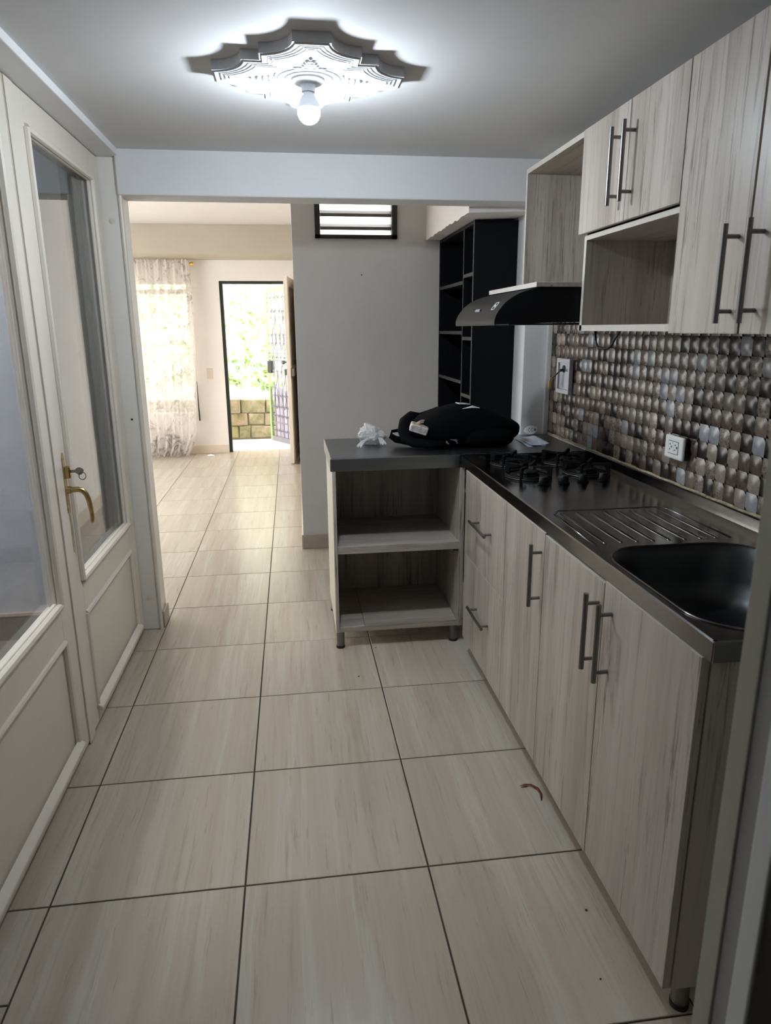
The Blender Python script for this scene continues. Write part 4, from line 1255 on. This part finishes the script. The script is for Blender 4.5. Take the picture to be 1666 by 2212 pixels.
LH = put('lamp_holder', M().lathe([(0, 0), (0.048, 0), (0.048, -0.006), (0.040, -0.012), (0.0215, -0.016), (0.0195, -0.034), (0, -0.034)], (RX - 0.003, RY, RZ + 0.0005), 32), 'bulb_neck', None, smooth=True)
tag(LH, 'white porcelain lamp holder screwed to the middle of the ceiling rose', 'lamp holder')
BX_, BZ_ = RX - 0.003, 2.066
LB = thing('light_bulb', 'lit white LED bulb hanging bare from the lamp holder', 'light bulb', (BX_, RY, BZ_))
put('housing', M().lathe([(0.0135, 0.054), (0.0150, 0.050), (0.0180, 0.044), (0.0245, 0.034), (0.0305, 0.022), (0.0335, 0.0085), (0.0, 0.0085)], (BX_, RY, BZ_), 28), 'bulb_neck', LB, smooth=True)
gl = [(0.0001, -0.0335)] + [(0.0335 * math.cos(a), 0.0335 * math.sin(a)) for a in [-PI / 2 + PI * k / 18 for k in range(1, 11)]] + [(0.0331, 0.0080)]
put('globe', M().lathe(gl, (BX_, RY, BZ_), 28), 'bulb', LB, smooth='all')

# ================================================================== curtain in the living room
CY = 8.36
RD = thing('curtain_rod', 'thin curtain rod with a gilt finial above the sheer curtain', 'curtain rod', (-1.4, CY, 2.155))
put('rod', M().tube([(-2.75, CY, 2.155), (-1.075, CY, 2.155)], 0.009, 10), 'gold', RD, smooth=True)
fin = M().ball((-1.050, CY, 2.155), 0.022, 14, 8).lathe([(0, -0.03), (0.014, -0.03), (0.017, -0.022), (0.010, -0.012), (0, -0.012)], (-1.050, CY, 2.155), 14, 'x')
put('finial', fin, 'gold', RD, smooth=True)
put('bracket', M().tube([(-1.11, CY, 2.155), (-1.11, 8.498, 2.155)], 0.007, 8), 'gold', RD, smooth=True)
def curt(u, v):
    # u across, v from top (0) to floor (1)
    z = 2.19 - v * 2.178
    lft = -1.78
    rgt = -1.075 + (-0.045) * v + 0.02 * math.sin(v * 5)
    if v > 0.86:
        rgt -= 0.10 * ((v - 0.86) / 0.14) ** 2
    x = lft + (rgt - lft) * u
    a = 0.016 + 0.022 * min(1, v * 3)
    y = CY - 0.055 + a * math.sin(u * 46 + 1.1 * math.sin(v * 2.5)) + 0.012 * math.sin(u * 103 + v * 2) * (1 - v) - 0.10 * max(0, v - 0.78) * (0.5 + 0.5 * math.sin(u * 9))
    if v < 0.03:
        y += 0.006 * math.sin(u * 170)
        z += 0.012 * math.sin(u * 120) * (1 - v / 0.03)
    return (x, min(y, CY - 0.0125), max(z, 0.006 + 0.004 * (1 + math.sin(u * 60))))
cu = put('curtain', M().grid(curt, 170, 60), 'sheer', None, smooth='all', fix=False)
uvl = cu.data.uv_layers.new(name='UVMap')
for lp in cu.data.loops:
    i_ = lp.vertex_index
    uvl.data[lp.index].uv = ((i_ % 171) / 170, (i_ // 171) / 60)
tag(cu, 'sheer voile curtain printed with grey florals hanging over the living-room window', 'curtain')
pull = put('pull_cord', M().tube([(-1.105, 8.47, 0.86), (-1.107, 8.47, 0.6), (-1.104, 8.47, 0.40)], [0.003, 0.006, 0.009], 8), 'hole', None, smooth=True)
tag(pull, 'dark cord hanging beside the edge of the sheer curtain', 'cord')
sw = thing('light_switch', 'cream light switch plate between the curtain and the entrance', 'switch', (-0.953, 8.495, 0.944))
put('plate', M().box(-0.988, -0.918, 8.49, 8.4999, 0.885, 1.005), 'base_pale', sw, bevel=0.003)
put('rocker', M().box(-0.966, -0.940, 8.486, 8.4895, 0.922, 0.968), 'base_pale', sw, bevel=0.001)
tag(put('paper_scrap', M().grid(lambda u, v: (-1.03 + 0.085 * u, 8.30 + 0.06 * v + 0.01 * u, 0.002 + 0.008 * math.sin(u * 4) * v), 6, 4), 'scrap', None, smooth='all', fix=False),
    'small white paper scrap on the floor near the curtain hem', 'paper')

# ================================================================== backpack lying on the second worktop
PTZ = 0.900
BP = thing('backpack', 'black fabric backpack lying open on its back on the steel worktop', 'backpack', (0.80, 3.24, PTZ))
def sgn(a): return (a > 0) - (a < 0)
def lump(cx, cy, hx, hy, hz, e1, e2, fn=None, nu=40, nv=22):
    me = M()
    b = M().ball((0, 0, 0), 1.0, nu, nv)
    vs = []
    for x, y, z in b.v:
        r_ = math.hypot(x, y) or 1e-9
        q = math.atan2(y, x); p = math.asin(max(-1, min(1, z)))
        ce = abs(math.cos(p)) ** e1
        X = ce * sgn(math.cos(q)) * abs(math.cos(q)) ** e2; Y = ce * sgn(math.sin(q)) * abs(math.sin(q)) ** e2
        Z = sgn(math.sin(p)) * abs(math.sin(p)) ** e1
        X, Y, Z = X * hx, Y * hy, Z * hz
        if fn:
            X, Y, Z = fn(X, Y, Z)
        k = 1 + 0.035 * mnoise.noise(Vector((X * 9, Y * 9, Z * 9)))
        vs.append((cx + X * k, cy + Y * k, max(PTZ + 0.001, PTZ + hz + Z * k)))
    return me.add(vs, b.f)
def body_fn(X, Y, Z):
    t = (X + 0.24) / 0.48          # 0 at the open end, 1 at the base end
    if Z > 0:
        top = 0.80 + 0.70 * math.sin(min(1, max(0, t)) * PI * 0.62 + 0.25) - max(0, t - 0.50) * 1.5
        Z *= max(0.22, top)
    else:
        Z *= 1.0
    return X, Y * (1.0 - 0.16 * max(0, t - 0.6)), Z
put('main_bag', lump(0.815, 3.245, 0.262, 0.130, 0.082, 0.75, 0.62, body_fn), 'fabric', BP, smooth='all')
# front flap roll and top arch at the open end
put('top_flap', M().tube([(0.655, 3.34, 0.985), (0.610, 3.33, 1.022), (0.570, 3.30, 1.030), (0.535, 3.27, 1.010), (0.520, 3.23, 0.975), (0.525, 3.19, 0.943), (0.555, 3.15, 0.930), (0.615, 3.12, 0.926), (0.69, 3.11, 0.928)],
                         [0.02, 0.032, 0.036, 0.036, 0.034, 0.030, 0.026, 0.022, 0.016], 12, flat=(1, 0.8)), 'fabric', BP, smooth='all')
put('flap_back', M().grid(lambda u, v: (0.54 + 0.16 * u, 3.335 - 0.02 * math.sin(u * PI), 0.93 + (0.10 + 0.045 * u) * v), 8, 6), 'fabric', BP, smooth='all', fix=False)
put('front_pocket', lump(0.905, 3.155, 0.125, 0.055, 0.048, 0.8, 0.7), 'fabric', BP, smooth='all')
put('strap', M().tube([(0.67, 3.17, 0.924), (0.60, 3.20, 0.922), (0.535, 3.235, 0.924), (0.484, 3.265, 0.930), (0.462, 3.285, 0.944), (0.470, 3.30, 0.964), (0.498, 3.295, 0.968), (0.53, 3.26, 0.956), (0.59, 3.215, 0.936), (0.655, 3.16, 0.93)],
                      [0.013, 0.015, 0.015, 0.014, 0.013, 0.012, 0.0115, 0.011, 0.010, 0.009], 10, flat=(0.5, 1.25)), 'webbing', BP, smooth='all')
def flat_tag(nm, pts, mat):
    vs = [Vector(p) for p in pts]
    nrm = (vs[1] - vs[0]).cross(vs[2] - vs[0]).normalized() * 0.0015
    n_ = len(vs)
    return put(nm, M().add([v + nrm for v in vs] + [v - nrm for v in vs], [tuple(range(n_)), tuple(range(2 * n_ - 1, n_ - 1, -1))] + [(i, (i + 1) % n_, n_ + (i + 1) % n_, n_ + i) for i in range(n_)]), mat, BP)
flat_tag('sewn_label', [(0.762, 3.222, 1.104), (0.772, 3.188, 1.101), (0.824, 3.180, 1.099), (0.800, 3.205, 1.102)], 'white_cool')
flat_tag('sewn_label', [(0.780, 3.152, 1.082), (0.822, 3.154, 1.086), (0.866, 3.160, 1.083), (0.830, 3.162, 1.094)], 'white_cool')
em = M()
ey = 3.118
oval = [(0.700 + 0.030 * math.cos(q), ey - 0.001, 0.934 + 0.0125 * math.sin(q)) for q in [2 * PI * k / 20 for k in range(20)]]
for a, b in ((0, 6), (8, 14)):
    pts = [(0.722 + (x - 0.700) * 0.9, y, z) for x, y, z in oval[a:b + 1]]
    em.add(pts, [tuple(range(len(pts)))])
em.tube([(0.735, ey - 0.001, 0.944), (0.748, ey - 0.001, 0.944), (0.752, ey - 0.001, 0.939), (0.742, ey - 0.001, 0.934), (0.752, ey - 0.001, 0.929), (0.748, ey - 0.001, 0.925)], 0.002, 6)
put('emblem', em, 'grey_print', BP, fix=False)
fo = M()
random.seed(9)
fo.box(0, 0.084, 0, 0.055, 0, 0.036)
fp = put('foil_packet', fo, 'foil', None, bevel=0.006, seg=3, origin=(0.045, 0.03, 0.0))
fp.location = (0.572, 3.148, 0.980); fp.rotation_euler = (0.16, 0.30, -0.12)
tag(fp, 'crumpled silver foil packet showing in the backpack opening', 'packet')
tw = put('snack_wrapper', M().add([(0, 0, 0), (0.014, -0.004, 0.012), (0.022, 0, 0.030), (0.034, 0.006, 0.034), (0.036, 0.004, 0.018), (0.020, -0.006, 0.010), (0.012, 0.004, -0.006), (0.018, 0.02, 0.01)],
                                  [(0, 1, 5, 6), (1, 2, 4, 5), (2, 3, 4), (0, 7, 2, 1), (7, 3, 2), (7, 4, 3), (7, 5, 4), (7, 6, 5), (7, 0, 6)]), 'tan', None)
tw.location = (0.578, 3.150, 1.026); tw.rotation_euler = (0, 0.5, 0)
tag(tw, 'small tan wrapper tucked above the foil packet in the backpack', 'wrapper')

# ================================================================== crumpled plastic bag
bmx = bmesh.new()
bmesh.ops.create_icosphere(bmx, subdivisions=5, radius=1.0)
for v in bmx.verts:
    p = v.co.copy()
    k = 0.80 + 0.22 * mnoise.noise(p * 1.7 + Vector((3, 1, 2))) + 0.20 * abs(mnoise.noise(p * 4.1)) + 0.13 * abs(mnoise.noise(p * 9.0)) + 0.06 * abs(mnoise.noise(p * 19.0))
    x, y, z = p.x * 0.072 * k, p.y * 0.058 * k, p.z * 0.062 * k
    if p.z > 0:
        x *= 1 - 0.42 * p.z; x -= 0.012 * p.z
    if p.x > 0:
        z *= 1 - 0.25 * p.x
    v.co = (x, y, max(z, -0.046 + 0.004 * mnoise.noise(p * 6)))
me = M(); me.v = [tuple(v.co + Vector((0.374, 3.315, PTZ + 0.050))) for v in bmx.verts]
me.f = [tuple(v.index for v in f.verts) for f in bmx.faces]
bmx.free()
PB = thing('plastic_bag', 'crumpled translucent white plastic bag on the steel worktop', 'bag', (0.385, 3.31, PTZ))
put('bag_film', me, 'film', PB, smooth='all', fix=False)
def twist(a, b, w0, w1):
    a, b = Vector(a), Vector(b)
    side = (b - a).cross(Vector((0, 0, 1))).normalized()
    def fn(u, v):
        p = a.lerp(b, v)
        w_ = w0 + (w1 - w0) * v
        return tuple(p + side * w_ * (u - 0.5) * 2 + Vector((0, 0, 0.008 * math.sin(u * 13 + v * 3) * (1 - 0.3 * v) + 0.006 * math.sin(PI * v))))
    return M().grid(fn, 10, 6)
put('bag_handle', twist((0.354, 3.275, 0.928), (0.300, 3.225, 0.906), 0.007, 0.017), 'film', PB, smooth='all', fix=False)
put('bag_handle', twist((0.395, 3.285, 0.935), (0.421, 3.245, 0.912), 0.006, 0.018), 'film', PB, smooth='all', fix=False)

# ================================================================== papers, plug adapter
def sheet(nm, quad, lift, label, curl=0.004):
    a, b, c, d = [Vector((*p, 0)) for p in quad]
    def fn(u, v):
        p = a.lerp(b, u).lerp(d.lerp(c, u), v)
        return (p.x, p.y, PTZ + lift + curl * (u - 0.5) ** 2 * 4 + 0.0015 * math.sin(v * 5))
    o = put(nm, M().grid(fn, 10, 8), 'paper', None, smooth='all', fix=False)
    so = o.modifiers.new('thickness', 'SOLIDIFY'); so.thickness = 0.0006; so.offset = 1
    return tag(o, label, 'leaflet')
sheet('leaflet', [(1.105, 3.365), (1.205, 3.385), (1.190, 3.135), (1.092, 3.115)], 0.0010, 'lower folded printed leaflet peeping out under another leaflet', 0.002)
sheet('leaflet', [(1.122, 3.378), (1.222, 3.400), (1.208, 3.150), (1.108, 3.120)], 0.0052, 'upper printed leaflet lying on top beside the white plug adapter', 0.005)
AD = thing('plug_adapter', 'white flat multi-socket plug adapter leaning against the pier wall', 'adapter', (1.225, 3.46, PTZ))
pl = [(-0.034, 0.004), (-0.030, -0.004), (-0.012, -0.019), (0.004, -0.022), (0.016, -0.019), (0.030, -0.010), (0.036, 0.000), (0.034, 0.010), (0.024, 0.018), (0.014, 0.024), (0.0, 0.026), (-0.016, 0.022), (-0.028, 0.013)]
AA = Matrix.Translation((1.222, 3.462, PTZ + 0.0245)) @ Matrix.Rotation(-0.22, 4, 'Z') @ Matrix.Rotation(-0.38, 4, 'X') @ Matrix.Rotation(-0.10, 4, 'Y')
me = M().prism(pl, 'y', -0.009, 0.009); me.v = [tuple(AA @ Vector(v)) for v in me.v]
bd = put('adapter_body', me, 'white', AD, bevel=0.003, seg=3)
for x, z in ((-0.007, 0.010), (-0.007, -0.007), (-0.012, 0.002), (0.007, 0.009), (0.007, -0.007), (0.002, 0.001)):
    me = M().lathe([(0, 0), (0.0023, 0), (0.0023, -0.0006), (0, -0.0006)], (x, -0.0091, z), 10, 'y'); me.v = [tuple(AA @ Vector(v)) for v in me.v]
    put('socket_hole', me, 'hole', bd)
me = M().prism([(0.018, -0.006), (0.024, -0.006), (0.0285, -0.001), (0.0285, 0.004), (0.024, 0.008), (0.018, 0.008)], 'y', -0.0097, -0.0090); me.v = [tuple(AA @ Vector(v)) for v in me.v]
put('hanging_slot', me, 'grey_print', bd)

# ================================================================== wall fittings on the tiles
PO = thing('power_outlet', 'white double power outlet on the tiled wall above the drainboard', 'outlet', (1.3008, 2.198, 1.043))
oy, oz = 2.198, 1.043
fr_ = put('cover_plate', M().box(1.2868, 1.2998, oy - 0.058, oy + 0.058, oz - 0.040, oz + 0.040), 'white', PO, bevel=0.008, seg=3)
put('back_box', M().box(1.2998, 1.3103, oy - 0.055, oy + 0.055, oz - 0.037, oz + 0.037), 'hole', PO)
ins_ = put('socket_insert', M().box(1.2853, 1.2870, oy - 0.030, oy + 0.030, oz - 0.0205, oz + 0.0205), 'white', PO, bevel=0.0005)
ob = M()
for a in ((-0.0315, 0.0315, 0.0205, 0.0222), (-0.0315, 0.0315, -0.0222, -0.0205), (-0.0315, -0.030, -0.0205, 0.0205), (0.030, 0.0315, -0.0205, 0.0205)):
    ob.box(1.2860, 1.2869, oy + a[0], oy + a[1], oz + a[2], oz + a[3])
put('insert_gap', ob, 'hole', PO)
def slot(y, z, hy, hz):
    put('slot', M().box(1.2846, 1.2856, oy + y - hy, oy + y + hy, oz + z - hz, oz + z + hz), 'hole', ins_)
for sy in (0.019, -0.014):
    slot(sy, 0.010, 0.0034, 0.0018); slot(sy, -0.007, 0.0034, 0.0018)
    put('slot', M().lathe([(0, 0), (0.004, 0), (0.004, -0.001), (0, -0.001)], (1.2856, oy + sy - 0.010, oz + 0.002), 12, 'x'), 'hole', ins_)
slot(0.0025, 0.0165, 0.0022, 0.0008)
put('test_button', M().box(1.2840, 1.2854, oy - 0.0035, oy + 0.0055, oz + 0.000, oz + 0.013), 'white', ins_, bevel=0.0004)
put('test_button', M().box(1.2840, 1.2854, oy - 0.0035, oy + 0.0055, oz - 0.014, oz - 0.002), 'white', ins_, bevel=0.0004)

GV = thing('gas_valve_box', 'white gas valve box with yellow lever set in the tiled wall', 'valve box', (1.2958, 3.243, 1.217))
gy, gz = 3.243, 1.217
fb = M()
for a in ((-0.080, 0.080, 0.062, 0.082), (-0.080, 0.080, -0.082, -0.062), (-0.080, -0.063, -0.062, 0.062), (0.063, 0.080, -0.062, 0.062)):
    fb.box(1.2908, 1.3108, gy + a[0], gy + a[1], gz + a[2], gz + a[3])
put('frame', fb, 'white_cool', GV, bevel=0.002)
bp_ = put('recess_panel', M().box(1.3008, 1.3088, gy - 0.063, gy + 0.063, gz - 0.062, gz + 0.062), 'white_cool', GV)
put('valve_opening', M().lathe([(0, 0), (0.017, 0), (0.017, -0.004), (0, -0.004)], (1.3008, gy + 0.006, gz + 0.034), 20, 'x'), 'hole', GV)
put('valve_stem', M().tube([(1.3008, gy + 0.006, gz + 0.030), (1.2808, gy + 0.010, gz + 0.026)], 0.007, 10), 'nickel_dark', GV, smooth=True)
lev = put('lever', M().tube([(1.2828, gy + 0.009, gz + 0.026), (1.2708, gy + 0.030, gz + 0.006), (1.2588, gy + 0.052, gz - 0.012)], [0.004, 0.0042, 0.0045], 8), 'nickel_dark', GV, smooth=True)
put('grip', M().tube([(1.2588, gy + 0.050, gz - 0.010), (1.2528, gy + 0.058, gz - 0.026), (1.2528, gy + 0.060, gz - 0.055), (1.2538, gy + 0.060, gz - 0.066)], [0.0055, 0.0075, 0.0075, 0.005], 10), 'yellow', lev, smooth='all')
put('text_strip', M().box(1.2983, 1.3008, gy + 0.002, gy + 0.020, gz - 0.056, gz + 0.010), 'white_cool', bp_, bevel=0.0006)
# wall faces -x: text x runs towards -y, text y runs up
FR = Matrix(((0, 0, -1, 0), (-1, 0, 0, 0), (0, 1, 0, 0), (0, 0, 0, 1)))
text_part('lettering', 'ACSE', 0.020, 'ink', bp_, Matrix.Translation((1.3004, gy - 0.040, gz + 0.028)) @ FR)
text_part('lettering', 'c', 0.010, 'ink', bp_, Matrix.Translation((1.3004, gy - 0.048, gz + 0.012)) @ FR)
text_part('lettering', 'KEZGAVIA', 0.012, 'ink', bp_, Matrix.Translation((1.2979, gy + 0.011, gz - 0.024)) @ FR @ Matrix.Rotation(PI / 2, 4, 'Z'))

cb = put('cable_loop', M().tube([(1.05, 2.362, 1.4322), (1.05, 2.358, 1.415), (1.05, 2.350, 1.392), (1.05, 2.332, 1.377), (1.05, 2.29, 1.3735), (1.05, 2.25, 1.3755), (1.05, 2.226, 1.386), (1.05, 2.208, 1.405), (1.05, 2.185, 1.424), (1.05, 2.172, 1.4322)], 0.0042, 8), 'black_wire', None, smooth='all')
tag(cb, 'black cable looping down from under the wall cabinet niche', 'cable')

# ================================================================== bits on the floor
rb = put('red_ribbon', M().tube([(0.682, 1.874, 0.004), (0.700, 1.877, 0.005), (0.718, 1.872, 0.006), (0.733, 1.850, 0.007), (0.735, 1.825, 0.005), (0.726, 1.795, 0.002)], [0.0012, 0.003, 0.0032, 0.0034, 0.0034, 0.001], 6, flat=(1.2, 0.5))
         .tube([(0.684, 1.868, 0.002), (0.70, 1.869, 0.002), (0.706, 1.869, 0.002)], [0.0006, 0.0015, 0.0006], 5), 'red', None, smooth='all')
tag(rb, 'thin dark red strip curled on the floor beside the cabinet doors', 'ribbon')
for x, y, r_, lb in ((0.233, 2.684, 0.0036, 'tiny dark crumb on the floor tile in front of the open shelf unit'),
                     (0.338, 2.95, 0.0026, 'tiny dark crumb by the tile joint just under the open shelf unit'),
                     (0.692, 1.372, 0.0036, 'tiny dark crumb on the floor close to the doors of the sink cabinet'),
                     (0.645, 1.183, 0.0026, 'tiny dark crumb on the floor near the metal leg of the sink cabinet')):
    tag(put('crumb', M().ball((x, y, r_ * 0.6), (r_, r_ * 0.8, r_ * 0.6), 7, 5), 'crumb', None, smooth='all'), lb, 'crumb', 'crumbs on the floor')
